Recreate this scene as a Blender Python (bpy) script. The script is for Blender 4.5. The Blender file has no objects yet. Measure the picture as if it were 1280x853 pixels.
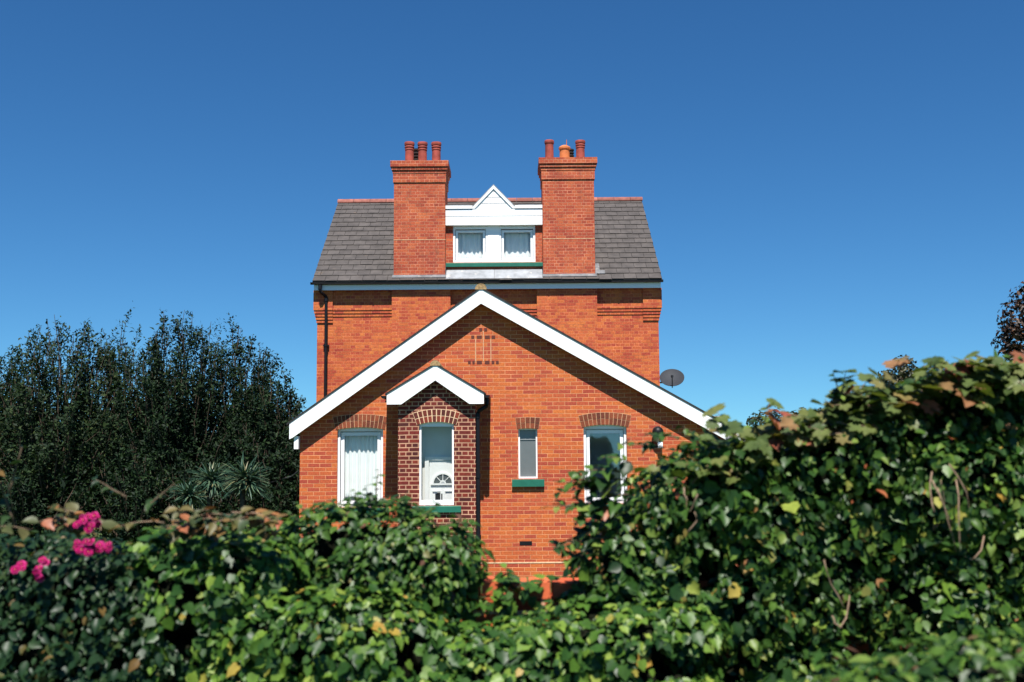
import bpy, math, random
import numpy as np
from mathutils import Vector, Matrix, noise
random.seed(7)
rng = np.random.default_rng(11)
S = bpy.context.scene
COL = S.collection

# ---------------------------------------------------------------- camera model
PITCH, ROLL, CZ, FPX = math.radians(5.8), 0.0075, 2.3, 1350.0
_f = Vector((0, math.cos(PITCH), math.sin(PITCH)))
_u = Vector((0, -math.sin(PITCH), math.cos(PITCH)))
_r = Vector((1, 0, 0))
RIGHT = math.cos(ROLL) * _r - math.sin(ROLL) * _u
UP = math.sin(ROLL) * _r + math.cos(ROLL) * _u


def at(px, py, Y):
    """measured picture point -> world (x, z) at depth Y"""
    d = _f + RIGHT * ((px - 640) / FPX) + UP * ((426.5 - py) / FPX)
    k = Y / d.y
    return d.x * k, CZ + d.z * k


# ---------------------------------------------------------------- materials
def new_mat(name):
    m = bpy.data.materials.new(name)
    m.use_nodes = True
    nt = m.node_tree
    b = nt.nodes['Principled BSDF']
    return m, nt, b


def N(nt, typ, **kw):
    n = nt.nodes.new(typ)
    for k, v in kw.items():
        setattr(n, k, v)
    return n


def ramp(nt, cols, interp='LINEAR'):
    r = N(nt, 'ShaderNodeValToRGB')
    e = r.color_ramp
    e.interpolation = interp
    while len(e.elements) < len(cols):
        e.elements.new(0.5)
    for el, (p, c) in zip(e.elements, cols):
        el.position = p
        el.color = (*c, 1)
    return r


def mixc(nt, fac, a, b, mode='MIX'):
    m = N(nt, 'ShaderNodeMix', data_type='RGBA', blend_type=mode)
    for sock, v in ((m.inputs[0], fac), (m.inputs[6], a), (m.inputs[7], b)):
        if hasattr(v, 'is_output'):
            nt.links.new(v, sock)
        elif isinstance(v, (int, float)):
            sock.default_value = v
        else:
            sock.default_value = (*v, 1)
    return m.outputs[2]


def plain(name, col, rough=0.6, var=0.12, scale=6.0, spec=0.3, metal=0.0, bump=0.0, dirt=None):
    m, nt, b = new_mat(name)
    tc = N(nt, 'ShaderNodeTexCoord')
    nz = N(nt, 'ShaderNodeTexNoise')
    nz.inputs['Scale'].default_value = scale
    nz.inputs['Detail'].default_value = 6
    nt.links.new(tc.outputs['Object'], nz.inputs['Vector'])
    lo = tuple(c * (1 - var) for c in col)
    hi = tuple(min(1, c * (1 + var)) for c in col)
    r = ramp(nt, [(0.3, lo), (0.7, hi)])
    nt.links.new(nz.outputs['Fac'], r.inputs[0])
    out = r.outputs[0]
    if dirt:
        n2 = N(nt, 'ShaderNodeTexNoise')
        n2.inputs['Scale'].default_value = dirt[1]
        n2.inputs['Detail'].default_value = 8
        n2.inputs['Roughness'].default_value = 0.7
        nt.links.new(tc.outputs['Object'], n2.inputs['Vector'])
        r2 = ramp(nt, [(dirt[2], (0, 0, 0)), (dirt[2] + 0.12, (1, 1, 1))])
        nt.links.new(n2.outputs['Fac'], r2.inputs[0])
        out = mixc(nt, r2.outputs[0], out, dirt[0])
    nt.links.new(out, b.inputs['Base Color'])
    b.inputs['Roughness'].default_value = rough
    b.inputs['Specular IOR Level'].default_value = spec
    b.inputs['Metallic'].default_value = metal
    if bump:
        bp = N(nt, 'ShaderNodeBump')
        bp.inputs['Strength'].default_value = bump
        bp.inputs['Distance'].default_value = 0.01
        nt.links.new(nz.outputs['Fac'], bp.inputs['Height'])
        nt.links.new(bp.outputs[0], b.inputs['Normal'])
    return m


def brick_mat(name, cols, mortar, bw=0.225, rh=0.075, ms=0.010, squash=1.0, sq_freq=2,
              stain=None, weather=0.18, mortar_var=0.3, shift=(0, 0), lichen=None):
    m, nt, b = new_mat(name)
    L = nt.links.new
    tc = N(nt, 'ShaderNodeTexCoord')
    sep = N(nt, 'ShaderNodeSeparateXYZ')
    L(tc.outputs['Object'], sep.inputs[0])
    ge = N(nt, 'ShaderNodeNewGeometry')
    sn = N(nt, 'ShaderNodeSeparateXYZ')
    L(ge.outputs['Normal'], sn.inputs[0])
    ab = N(nt, 'ShaderNodeMath', operation='ABSOLUTE')
    L(sn.outputs['X'], ab.inputs[0])
    gt = N(nt, 'ShaderNodeMath', operation='GREATER_THAN')
    L(ab.outputs[0], gt.inputs[0])
    gt.inputs[1].default_value = 0.5
    mx = N(nt, 'ShaderNodeMix', data_type='FLOAT')
    L(gt.outputs[0], mx.inputs[0])
    L(sep.outputs['X'], mx.inputs[2])
    L(sep.outputs['Y'], mx.inputs[3])
    # courses wander by a couple of millimetres
    wn = N(nt, 'ShaderNodeTexNoise')
    wn.inputs['Scale'].default_value = 1.7
    L(tc.outputs['Object'], wn.inputs['Vector'])
    wz = N(nt, 'ShaderNodeMath', operation='MULTIPLY_ADD')
    L(wn.outputs['Fac'], wz.inputs[0])
    wz.inputs[1].default_value = 0.018
    L(sep.outputs['Z'], wz.inputs[2])
    cmb = N(nt, 'ShaderNodeCombineXYZ')
    ax = N(nt, 'ShaderNodeMath', operation='ADD')
    L(mx.outputs[0], ax.inputs[0]); ax.inputs[1].default_value = 20 + shift[0]
    az = N(nt, 'ShaderNodeMath', operation='ADD')
    L(wz.outputs[0], az.inputs[0]); az.inputs[1].default_value = 3.0 + shift[1]
    L(ax.outputs[0], cmb.inputs[0])
    L(az.outputs[0], cmb.inputs[1])
    bt = N(nt, 'ShaderNodeTexBrick')
    bt.offset = 0.5
    bt.squash = squash
    bt.squash_frequency = sq_freq
    bt.inputs['Color1'].default_value = (0, 0, 0, 1)
    bt.inputs['Color2'].default_value = (1, 1, 1, 1)
    bt.inputs['Mortar'].default_value = (0.5, 0.5, 0.5, 1)
    bt.inputs['Scale'].default_value = 1
    bt.inputs['Mortar Size'].default_value = ms
    bt.inputs['Mortar Smooth'].default_value = 0.25
    bt.inputs['Bias'].default_value = 0
    bt.inputs['Brick Width'].default_value = bw
    bt.inputs['Row Height'].default_value = rh
    L(cmb.outputs[0], bt.inputs['Vector'])
    n = len(cols)
    rp = ramp(nt, [(i / (n - 1), c) for i, c in enumerate(cols)])
    L(bt.outputs['Color'], rp.inputs[0])
    # fine mottling in the brick face and broad weathering
    n1 = N(nt, 'ShaderNodeTexNoise')
    n1.inputs['Scale'].default_value = 28
    n1.inputs['Detail'].default_value = 5
    L(tc.outputs['Object'], n1.inputs['Vector'])
    r1 = ramp(nt, [(0.25, (0.72, 0.72, 0.72)), (0.75, (1.2, 1.2, 1.2))])
    L(n1.outputs['Fac'], r1.inputs[0])
    c = mixc(nt, 1.0, rp.outputs[0], r1.outputs[0], 'MULTIPLY')
    n2 = N(nt, 'ShaderNodeTexNoise')
    n2.inputs['Scale'].default_value = 0.9
    n2.inputs['Detail'].default_value = 7
    n2.inputs['Roughness'].default_value = 0.65
    L(tc.outputs['Object'], n2.inputs['Vector'])
    r2 = ramp(nt, [(0.28, (1 - weather, 1 - weather * 1.7, 1 - weather)), (0.5, (1, 1, 1)), (0.72, (1 + weather * .8, 1 + weather * 1.7, 1 + weather))])
    L(n2.outputs['Fac'], r2.inputs[0])
    c = mixc(nt, 1.0, c, r2.outputs[0], 'MULTIPLY')
    mr = ramp(nt, [(0.3, tuple(x * (1 - mortar_var) for x in mortar)), (0.7, tuple(min(1, x * (1 + mortar_var)) for x in mortar))])
    n3 = N(nt, 'ShaderNodeTexNoise')
    n3.inputs['Scale'].default_value = 3.3
    n3.inputs['Detail'].default_value = 4
    L(tc.outputs['Object'], n3.inputs['Vector'])
    L(n3.outputs['Fac'], mr.inputs[0])
    c = mixc(nt, bt.outputs['Fac'], c, mr.outputs[0])
    if stain:
        n4 = N(nt, 'ShaderNodeTexNoise')
        n4.inputs['Scale'].default_value = 2.6
        n4.inputs['Detail'].default_value = 8
        n4.inputs['Roughness'].default_value = 0.75
        mp = N(nt, 'ShaderNodeMapping')
        mp.inputs['Scale'].default_value = (2.2, 2.2, 0.6)
        L(tc.outputs['Object'], mp.inputs[0])
        L(mp.outputs[0], n4.inputs['Vector'])
        r4 = ramp(nt, [(0.55, (0, 0, 0)), (0.75, (stain[1],) * 3)])
        L(n4.outputs['Fac'], r4.inputs[0])
        c = mixc(nt, r4.outputs[0], c, stain[0])
    L(c, b.inputs['Base Color'])
    b.inputs['Roughness'].default_value = 0.85
    b.inputs['Specular IOR Level'].default_value = 0.2
    inv = N(nt, 'ShaderNodeMath', operation='MULTIPLY_ADD')
    L(bt.outputs['Fac'], inv.inputs[0])
    inv.inputs[1].default_value = -1.0
    L(n1.outputs['Fac'], inv.inputs[2])
    bp = N(nt, 'ShaderNodeBump')
    bp.inputs['Strength'].default_value = 0.5
    bp.inputs['Distance'].default_value = 0.006
    L(inv.outputs[0], bp.inputs['Height'])
    L(bp.outputs[0], b.inputs['Normal'])
    return m


def island_mat(name, cols, rough=0.5, transl=0.0, spec=0.4, noise_scale=0, tcol=None):
    """one tint per leaf / slate / brick: random per mesh island"""
    m, nt, b = new_mat(name)
    L = nt.links.new
    ge = N(nt, 'ShaderNodeNewGeometry')
    r = ramp(nt, cols)
    L(ge.outputs['Random Per Island'], r.inputs[0])
    c = r.outputs[0]
    if noise_scale:
        tc = N(nt, 'ShaderNodeTexCoord')
        nz = N(nt, 'ShaderNodeTexNoise')
        nz.inputs['Scale'].default_value = noise_scale
        nz.inputs['Detail'].default_value = 6
        L(tc.outputs['Object'], nz.inputs['Vector'])
        r1 = ramp(nt, [(0.3, (0.78,) * 3), (0.7, (1.22,) * 3)])
        L(nz.outputs['Fac'], r1.inputs[0])
        c = mixc(nt, 1.0, c, r1.outputs[0], 'MULTIPLY')
    L(c, b.inputs['Base Color'])
    b.inputs['Roughness'].default_value = rough
    b.inputs['Specular IOR Level'].default_value = spec
    if transl:
        out = nt.nodes['Material Output']
        t = N(nt, 'ShaderNodeBsdfTranslucent')
        tint = mixc(nt, 1.0, c, tcol or (1.5, 1.7, 0.6), 'MULTIPLY')
        L(tint, t.inputs['Color'])
        ms = N(nt, 'ShaderNodeMixShader')
        ms.inputs[0].default_value = transl
        L(b.outputs[0], ms.inputs[1])
        L(t.outputs[0], ms.inputs[2])
        L(ms.outputs[0], out.inputs['Surface'])
    return m


def slate_mat():
    m, nt, b = new_mat('slate')
    L = nt.links.new
    ge = N(nt, 'ShaderNodeNewGeometry')
    r = ramp(nt, [(0, (0.056, 0.048, 0.044)), (0.5, (0.063, 0.054, 0.049)), (1, (0.071, 0.061, 0.056))])
    L(ge.outputs['Random Per Island'], r.inputs[0])
    tc = N(nt, 'ShaderNodeTexCoord')
    nz = N(nt, 'ShaderNodeTexNoise')
    nz.inputs['Scale'].default_value = 5
    nz.inputs['Detail'].default_value = 8
    L(tc.outputs['Object'], nz.inputs['Vector'])
    r1 = ramp(nt, [(0.3, (0.75,) * 3), (0.7, (1.25,) * 3)])
    L(nz.outputs['Fac'], r1.inputs[0])
    c = mixc(nt, 1.0, r.outputs[0], r1.outputs[0], 'MULTIPLY')
    n2 = N(nt, 'ShaderNodeTexNoise')
    n2.inputs['Scale'].default_value = 2.3
    n2.inputs['Detail'].default_value = 9
    n2.inputs['Roughness'].default_value = 0.72
    L(tc.outputs['Object'], n2.inputs['Vector'])
    r2 = ramp(nt, [(0.64, (0, 0, 0)), (0.74, (0.6,) * 3)])
    L(n2.outputs['Fac'], r2.inputs[0])
    c = mixc(nt, r2.outputs[0], c, (0.22, 0.13, 0.06))
    L(c, b.inputs['Base Color'])
    b.inputs['Roughness'].default_value = 0.6
    b.inputs['Specular IOR Level'].default_value = 0.35
    return m


def glass_mat(name, tint, refl=0.10):
    m, nt, b = new_mat(name)
    L = nt.links.new
    nt.nodes.remove(b)
    out = nt.nodes['Material Output']
    tr = N(nt, 'ShaderNodeBsdfTransparent')
    tr.inputs['Color'].default_value = (*tint, 1)
    gl = N(nt, 'ShaderNodeBsdfGlossy')
    gl.inputs['Roughness'].default_value = 0.03
    tc = N(nt, 'ShaderNodeTexCoord')
    nz = N(nt, 'ShaderNodeTexNoise')
    nz.inputs['Scale'].default_value = 1.2
    L(tc.outputs['Object'], nz.inputs['Vector'])
    bp = N(nt, 'ShaderNodeBump')
    bp.inputs['Strength'].default_value = 0.05
    bp.inputs['Distance'].default_value = 0.05
    L(nz.outputs['Fac'], bp.inputs['Height'])
    L(bp.outputs[0], gl.inputs['Normal'])
    lw = N(nt, 'ShaderNodeLayerWeight')
    lw.inputs['Blend'].default_value = 0.5
    pw_ = N(nt, 'ShaderNodeMath', operation='POWER')
    L(lw.outputs['Facing'], pw_.inputs[0])
    pw_.inputs[1].default_value = 5
    ad = N(nt, 'ShaderNodeMath', operation='MULTIPLY_ADD')
    L(pw_.outputs[0], ad.inputs[0])
    ad.inputs[1].default_value = 0.8
    ad.inputs[2].default_value = refl
    ms = N(nt, 'ShaderNodeMixShader')
    L(ad.outputs[0], ms.inputs[0])
    L(tr.outputs[0], ms.inputs[1])
    L(gl.outputs[0], ms.inputs[2])
    L(ms.outputs[0], out.inputs['Surface'])
    return m


M = {}
M['brick'] = brick_mat('orange_brick', [(0.336, 0.0587, 0.0336), (0.394, 0.0762, 0.0360), (0.452, 0.0996, 0.0336), (0.493, 0.1269, 0.0348), (0.419, 0.0860, 0.0348)],
                       (0.56, 0.25, 0.12), ms=0.0052, weather=0.14)
M['brick_old'] = brick_mat('old_orange_brick', [(0.330, 0.0544, 0.0309), (0.402, 0.0773, 0.0335), (0.455, 0.1023, 0.0360), (0.507, 0.1357, 0.0385), (0.383, 0.0690, 0.0309)],
                           (0.50, 0.17, 0.075), ms=0.0045, squash=0.5, sq_freq=2, weather=0.2, mortar_var=0.55)
M['brick_stack'] = brick_mat('stack_brick', [(0.288, 0.0545, 0.0295), (0.361, 0.0699, 0.0343), (0.398, 0.0819, 0.0375), (0.434, 0.1041, 0.0423), (0.332, 0.0613, 0.0327)],
                             (0.46, 0.20, 0.12), ms=0.005, squash=0.5, sq_freq=2, weather=0.2, mortar_var=0.5,
                             stain=((0.13, 0.06, 0.04), 0.6))
M['brick_dark'] = brick_mat('dark_porch_brick', [(0.06, 0.015, 0.014), (0.12, 0.02, 0.016), (0.17, 0.026, 0.018), (0.09, 0.017, 0.014), (0.22, 0.036, 0.02)],
                            (0.44, 0.24, 0.15), ms=0.010, squash=0.5, sq_freq=2, shift=(0.05, 0.02))
M['arch_brick'] = island_mat('arch_brick', [(0, (0.10, 0.03, 0.02)), (0.5, (0.17, 0.045, 0.022)), (1, (0.23, 0.06, 0.028))], rough=0.85, spec=0.2, noise_scale=30)
M['arch_brick_porch'] = island_mat('arch_brick_porch', [(0, (0.07, 0.02, 0.016)), (0.5, (0.13, 0.026, 0.018)), (1, (0.2, 0.035, 0.02))], rough=0.85, spec=0.2, noise_scale=30)
M['mortar'] = plain('mortar', (0.5, 0.3, 0.17), 0.9, 0.2, 20)
M['mortar_pale'] = plain('pale_mortar', (0.62, 0.42, 0.26), 0.9, 0.2, 20)
M['slate'] = slate_mat()
M['slate_edge'] = plain('slate_edge', (0.022, 0.021, 0.022), 0.7, 0.3, 12)
M['white'] = plain('white_paint', (0.80, 0.80, 0.79), 0.45, 0.02, 3, 0.4, dirt=((0.62, 0.6, 0.56), 4, 0.66))
M['upvc'] = plain('white_upvc', (0.80, 0.80, 0.80), 0.3, 0.015, 3, 0.5)
M['black'] = plain('black_plastic', (0.006, 0.006, 0.008), 0.5, 0.2, 8, 0.25)
M['green'] = plain('green_paint', (0.012, 0.115, 0.075), 0.5, 0.15, 9, 0.4)
M['lead'] = plain('lead', (0.24, 0.25, 0.265), 0.6, 0.25, 5, 0.3, dirt=((0.4, 0.38, 0.35), 6, 0.56))
M['lead_old'] = plain('weathered_lead', (0.13, 0.13, 0.135), 0.75, 0.3, 5, 0.2, dirt=((0.26, 0.24, 0.22), 7, 0.55))
M['ridge'] = island_mat('ridge_tile', [(0, (0.19, 0.07, 0.055)), (1, (0.28, 0.105, 0.08))], rough=0.85, spec=0.2, noise_scale=9)
M['ridge_lichen'] = plain('lichened_tile', (0.30, 0.2, 0.10), 0.9, 0.4, 25, 0.1, bump=0.5)
M['pot'] = plain('red_pot', (0.27, 0.055, 0.04), 0.75, 0.3, 7, 0.25, dirt=((0.1, 0.04, 0.035), 5, 0.6))
M['pot_orange'] = plain('orange_pot', (0.5, 0.15, 0.05), 0.75, 0.2, 9, 0.25)
M['pot_dark'] = plain('sooty_pot', (0.03, 0.02, 0.02), 0.8, 0.3, 9, 0.2)
M['flaunch'] = plain('flaunching', (0.46, 0.36, 0.22), 0.9, 0.4, 9, 0.1, bump=0.5)
M['glass'] = glass_mat('window_glass', (0.95, 0.96, 0.95), 0.03)
M['glass_grey'] = glass_mat('grey_window_glass', (0.82, 0.86, 0.87), 0.14)
M['glass_obscure'] = plain('obscure_glass', (0.125, 0.14, 0.142), 0.22, 0.06, 5, 0.5)
M['glass_vent'] = plain('vent_glass', (0.22, 0.235, 0.235), 0.25, 0.06, 5, 0.5)
M['net'] = plain('net_curtain', (0.82, 0.84, 0.85), 0.9, 0.03, 6, 0.1)
M['blind'] = plain('roller_blind', (0.50, 0.56, 0.60), 0.9, 0.04, 4, 0.1)
M['blind_grey'] = plain('grey_blind', (0.26, 0.28, 0.28), 0.9, 0.04, 4, 0.1)
M['plaster'] = plain('plaster', (0.72, 0.72, 0.70), 0.9, 0.05, 3, 0.1)
M['room'] = plain('room_paint', (0.5, 0.5, 0.49), 0.9, 0.05, 3, 0.1)
M['soil'] = plain('soil', (0.06, 0.045, 0.03), 0.95, 0.4, 6, 0.1)
M['fanlight'] = plain('fanlight_glass', (0.10, 0.115, 0.12), 0.15, 0.05, 3, 0.5)
M['grass'] = plain('grass', (0.055, 0.085, 0.025), 0.95, 0.4, 3, 0.1, dirt=((0.1, 0.085, 0.04), 0.6, 0.55))
M['dish'] = plain('dish_grey', (0.03, 0.033, 0.04), 0.6, 0.1, 30, 0.12)
M['steel'] = plain('steel', (0.35, 0.35, 0.36), 0.35, 0.1, 8, 0.5, metal=0.8)
M['metal_black'] = plain('black_metal', (0.02, 0.02, 0.022), 0.4, 0.2, 8, 0.4)
M['ornament'] = island_mat('dark_header', [(0, (0.07, 0.025, 0.022)), (1, (0.13, 0.035, 0.024))], rough=0.85, spec=0.2)
M['bark'] = plain('bark', (0.075, 0.055, 0.04), 0.9, 0.4, 20, 0.1, bump=0.6)
M['cane'] = plain('dry_cane', (0.22, 0.15, 0.10), 0.85, 0.3, 20, 0.15)
M['twig'] = plain('twig', (0.10, 0.07, 0.045), 0.85, 0.3, 20, 0.15)
M['core'] = plain('inner_shade', (0.008, 0.009, 0.005), 0.95, 0.5, 8, 0.05, bump=0.8)  # near-black colour standing in for the shade deep inside the plants
G = lambda a, b, c: (a, b, c)
M['ivy'] = island_mat('ivy_leaf', [(0, (0.0104, 0.0332, 0.0075)), (0.4, (0.0229, 0.0628, 0.0104)), (0.72, (0.0498, 0.1061, 0.0134)), (0.9, (0.1036, 0.1707, 0.0224)), (0.975, (0.1761, 0.2168, 0.0373)), (1, (0.2901, 0.1568, 0.0299))], rough=0.42, transl=0.12, spec=0.2, noise_scale=25)
M['ivy_pale'] = island_mat('shrub_leaf', [(0, (0.0104, 0.0296, 0.0067)), (0.45, (0.0269, 0.0692, 0.0112)), (0.85, (0.0674, 0.1245, 0.0179)), (0.965, (0.1346, 0.1752, 0.0373)), (0.98, (0.0829, 0.0416, 0.0261)), (1, (0.1140, 0.0508, 0.0336))], rough=0.42, transl=0.14, spec=0.2, noise_scale=25)
M['hedge'] = island_mat('hedge_leaf', [(0, (0.0083, 0.0240, 0.0067)), (0.45, (0.0208, 0.0553, 0.0104)), (0.8, (0.0517, 0.1014, 0.0149)), (0.94, (0.1244, 0.1752, 0.0336)), (0.98, (0.1450, 0.1199, 0.0299)), (1, (0.2694, 0.0738, 0.0336))], rough=0.42, transl=0.12, spec=0.2, noise_scale=25)
M['rose_leaf'] = island_mat('rose_leaf', [(0, (0.0072, 0.0228, 0.0095)), (0.6, (0.0144, 0.0372, 0.0126)), (0.92, (0.0270, 0.0510, 0.0147)), (1, (0.1320, 0.0720, 0.0210))], rough=0.42, transl=0.15, spec=0.2, noise_scale=25)
M['bramble'] = island_mat('bramble_leaf', [(0, (0.0210, 0.0420, 0.0140)), (0.4, (0.0490, 0.0560, 0.0154)), (0.65, (0.1120, 0.0840, 0.0245)), (0.85, (0.2100, 0.0910, 0.0280)), (1, (0.2520, 0.0700, 0.0350))], rough=0.5, transl=0.12, spec=0.35, noise_scale=25, tcol=(1.3, 1.2, 0.6))
M['vine'] = island_mat('vine_leaf', [(0, (0.0375, 0.0638, 0.0150)), (0.5, (0.0825, 0.1125, 0.0263)), (0.84, (0.1275, 0.1350, 0.0375)), (0.93, (0.2100, 0.1050, 0.0450)), (1, (0.2475, 0.0525, 0.0338))], rough=0.5, transl=0.22, spec=0.35, noise_scale=25, tcol=(1.3, 1.4, 0.5))
M['tree_a'] = island_mat('evergreen_leaf', [(0, (0.0034, 0.0095, 0.0047)), (0.6, (0.0076, 0.0190, 0.0072)), (0.93, (0.0150, 0.0327, 0.0102)), (1, (0.0299, 0.0475, 0.0154))], rough=0.6, transl=0.12, spec=0.12)
M['tree_b'] = island_mat('willow_leaf', [(0, (0.0059, 0.0139, 0.0067)), (0.6, (0.0126, 0.0265, 0.0099)), (0.93, (0.0242, 0.0441, 0.0144)), (1, (0.0532, 0.0693, 0.0221))], rough=0.6, transl=0.12, spec=0.12)
M['spiky'] = island_mat('cordyline_leaf', [(0, (0.0176, 0.0451, 0.0285)), (0.6, (0.0320, 0.0738, 0.0450)), (0.9, (0.0960, 0.1230, 0.0638)), (1, (0.1600, 0.1312, 0.0600))], rough=0.45, transl=0.05, spec=0.3)
M['copper'] = island_mat('copper_leaf', [(0, (0.0096, 0.0068, 0.0050)), (0.7, (0.0280, 0.0153, 0.0088)), (1, (0.0800, 0.0340, 0.0138))], rough=0.5, transl=0.1, spec=0.3, tcol=(1.5, 1, 0.7))
M['far_leaf'] = island_mat('far_leaf', [(0, (0.0120, 0.0168, 0.0060)), (0.7, (0.0280, 0.0336, 0.0096)), (1, (0.0600, 0.0473, 0.0150))], rough=0.5, transl=0.1, spec=0.3)
M['petal'] = island_mat('pink_petal', [(0, (0.26, 0.002, 0.062)), (0.75, (0.42, 0.005, 0.115)), (1, (0.58, 0.06, 0.24))], rough=0.7, transl=0.25, spec=0.1, tcol=(1.1, .8, 1.0))
M['stamen'] = plain('stamen', (0.6, 0.42, 0.12), 0.8)


# ---------------------------------------------------------------- mesh helpers
class MB:
    def __init__(s):
        s.v, s.f = [], []

    def add(s, vs, fs):
        o = len(s.v)
        s.v += [tuple(v) for v in vs]
        s.f += [tuple(i + o for i in f) for f in fs]
        return s

    def box(s, x0, x1, y0, y1, z0, z1):
        return s.add([(x0, y0, z0), (x1, y0, z0), (x1, y1, z0), (x0, y1, z0), (x0, y0, z1), (x1, y0, z1), (x1, y1, z1), (x0, y1, z1)],
                     [(0, 3, 2, 1), (4, 5, 6, 7), (0, 1, 5, 4), (1, 2, 6, 5), (2, 3, 7, 6), (3, 0, 4, 7)])

    def prism(s, pts, y0, y1):
        """polygon in x,z (counter-clockwise seen from the front) pushed from y0 back to y1"""
        n = len(pts)
        vs = [(x, y0, z) for x, z in pts] + [(x, y1, z) for x, z in pts]
        fs = [tuple(range(n)), tuple(range(2 * n - 1, n - 1, -1))]
        fs += [(i, i + n, (i + 1) % n + n, (i + 1) % n) for i in range(n)]
        return s.add(vs, fs)

    def tube(s, pts, r, n=8, cap=True):
        pts = [Vector(p) for p in pts]
        rs = r if isinstance(r, (list, tuple)) else [r] * len(pts)
        rings = []
        for i, p in enumerate(pts):
            d = (pts[min(i + 1, len(pts) - 1)] - pts[max(i - 1, 0)])
            if d.length < 1e-9:
                d = Vector((0, 0, 1))
            d.normalize()
            a = d.cross(Vector((0, 0, 1)) if abs(d.z) < 0.95 else Vector((0, 1, 0))).normalized()
            b = d.cross(a)
            rings.append([p + (a * math.cos(t) + b * math.sin(t)) * rs[i] for t in [2 * math.pi * k / n for k in range(n)]])
        vs = [v for q in rings for v in q]
        fs = []
        for i in range(len(pts) - 1):
            for k in range(n):
                a, b = i * n + k, i * n + (k + 1) % n
                fs.append((a, a + n, b + n, b))
        if cap:
            fs.append(tuple(range(n)))
            fs.append(tuple(range(len(vs) - 1, len(vs) - n - 1, -1)))
        return s.add(vs, fs)

    def lathe(s, prof, c, n=18, mat=None):
        """prof: (r, h) pairs round the local z axis at c"""
        mt = mat or Matrix.Identity(3)
        vs = []
        for r, h in prof:
            for k in range(n):
                t = 2 * math.pi * k / n
                vs.append(Vector(c) + mt @ Vector((r * math.cos(t), r * math.sin(t), h)))
        fs = []
        for i in range(len(prof) - 1):
            for k in range(n):
                a, b = i * n + k, i * n + (k + 1) % n
                fs.append((a, b, b + n, a + n))
        return s.add(vs, fs)

    def build(s, name, mat, parent=None, smooth=False):
        me = bpy.data.meshes.new(name)
        off = root_loc(parent)
        me.from_pydata([(x - off.x, y - off.y, z - off.z) for x, y, z in s.v], [], s.f)
        me.materials.append(mat)
        if smooth:
            me.polygons.foreach_set('use_smooth', [True] * len(me.polygons))
        me.update()
        o = bpy.data.objects.new(name, me)
        COL.objects.link(o)
        if parent:
            o.parent = parent
        return o


def root_loc(o):
    v = Vector((0, 0, 0))
    while o:
        v += o.location
        o = o.parent
    return v


def thing(name, label, cat, loc, group=None):
    o = bpy.data.objects.new(name, None)
    o.empty_display_size = 0.2
    o.location = loc
    COL.objects.link(o)
    tag(o, label, cat, group)
    return o


def tag(o, label, cat, group=None, kind=None):
    if label:
        o['label'] = label
    if cat:
        o['category'] = cat
    if group:
        o['group'] = group
    if kind:
        o['kind'] = kind
    return o


def wall_sheet(mb, pts_x, pts_z, holes, y0, y1, clips=()):
    """front sheet in x,z with rectangular openings, clipped by half planes, thickened from y0 to y1"""
    import bmesh
    xs = sorted(set(pts_x + [h[0] for h in holes] + [h[1] for h in holes]))
    zs = sorted(set(pts_z + [h[2] for h in holes] + [h[3] for h in holes]))
    bm = bmesh.new()
    vv = {}
    for i, x in enumerate(xs):
        for k, z in enumerate(zs):
            vv[i, k] = bm.verts.new((x, y0, z))
    for i in range(len(xs) - 1):
        for k in range(len(zs) - 1):
            cx, cz = (xs[i] + xs[i + 1]) / 2, (zs[k] + zs[k + 1]) / 2
            if any(h[0] < cx < h[1] and h[2] < cz < h[3] for h in holes):
                continue
            bm.faces.new((vv[i, k], vv[i + 1, k], vv[i + 1, k + 1], vv[i, k + 1]))
    for co, no in clips:
        g = bm.verts[:] + bm.edges[:] + bm.faces[:]
        bmesh.ops.bisect_plane(bm, geom=g, plane_co=(co[0], y0, co[1]), plane_no=(no[0], 0, no[1]), clear_outer=True)
    bmesh.ops.delete(bm, geom=[v for v in bm.verts if not v.link_faces], context='VERTS')
    front = bm.faces[:]
    r = bmesh.ops.extrude_face_region(bm, geom=front, use_keep_orig=True)
    for e in r['geom']:
        if isinstance(e, bmesh.types.BMVert):
            e.co.y = y1
    bmesh.ops.recalc_face_normals(bm, faces=bm.faces[:])
    bm.verts.index_update()
    mb.add([v.co[:] for v in bm.verts], [[v.index for v in f.verts] for f in bm.faces])
    bm.free()
    return mb


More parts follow.
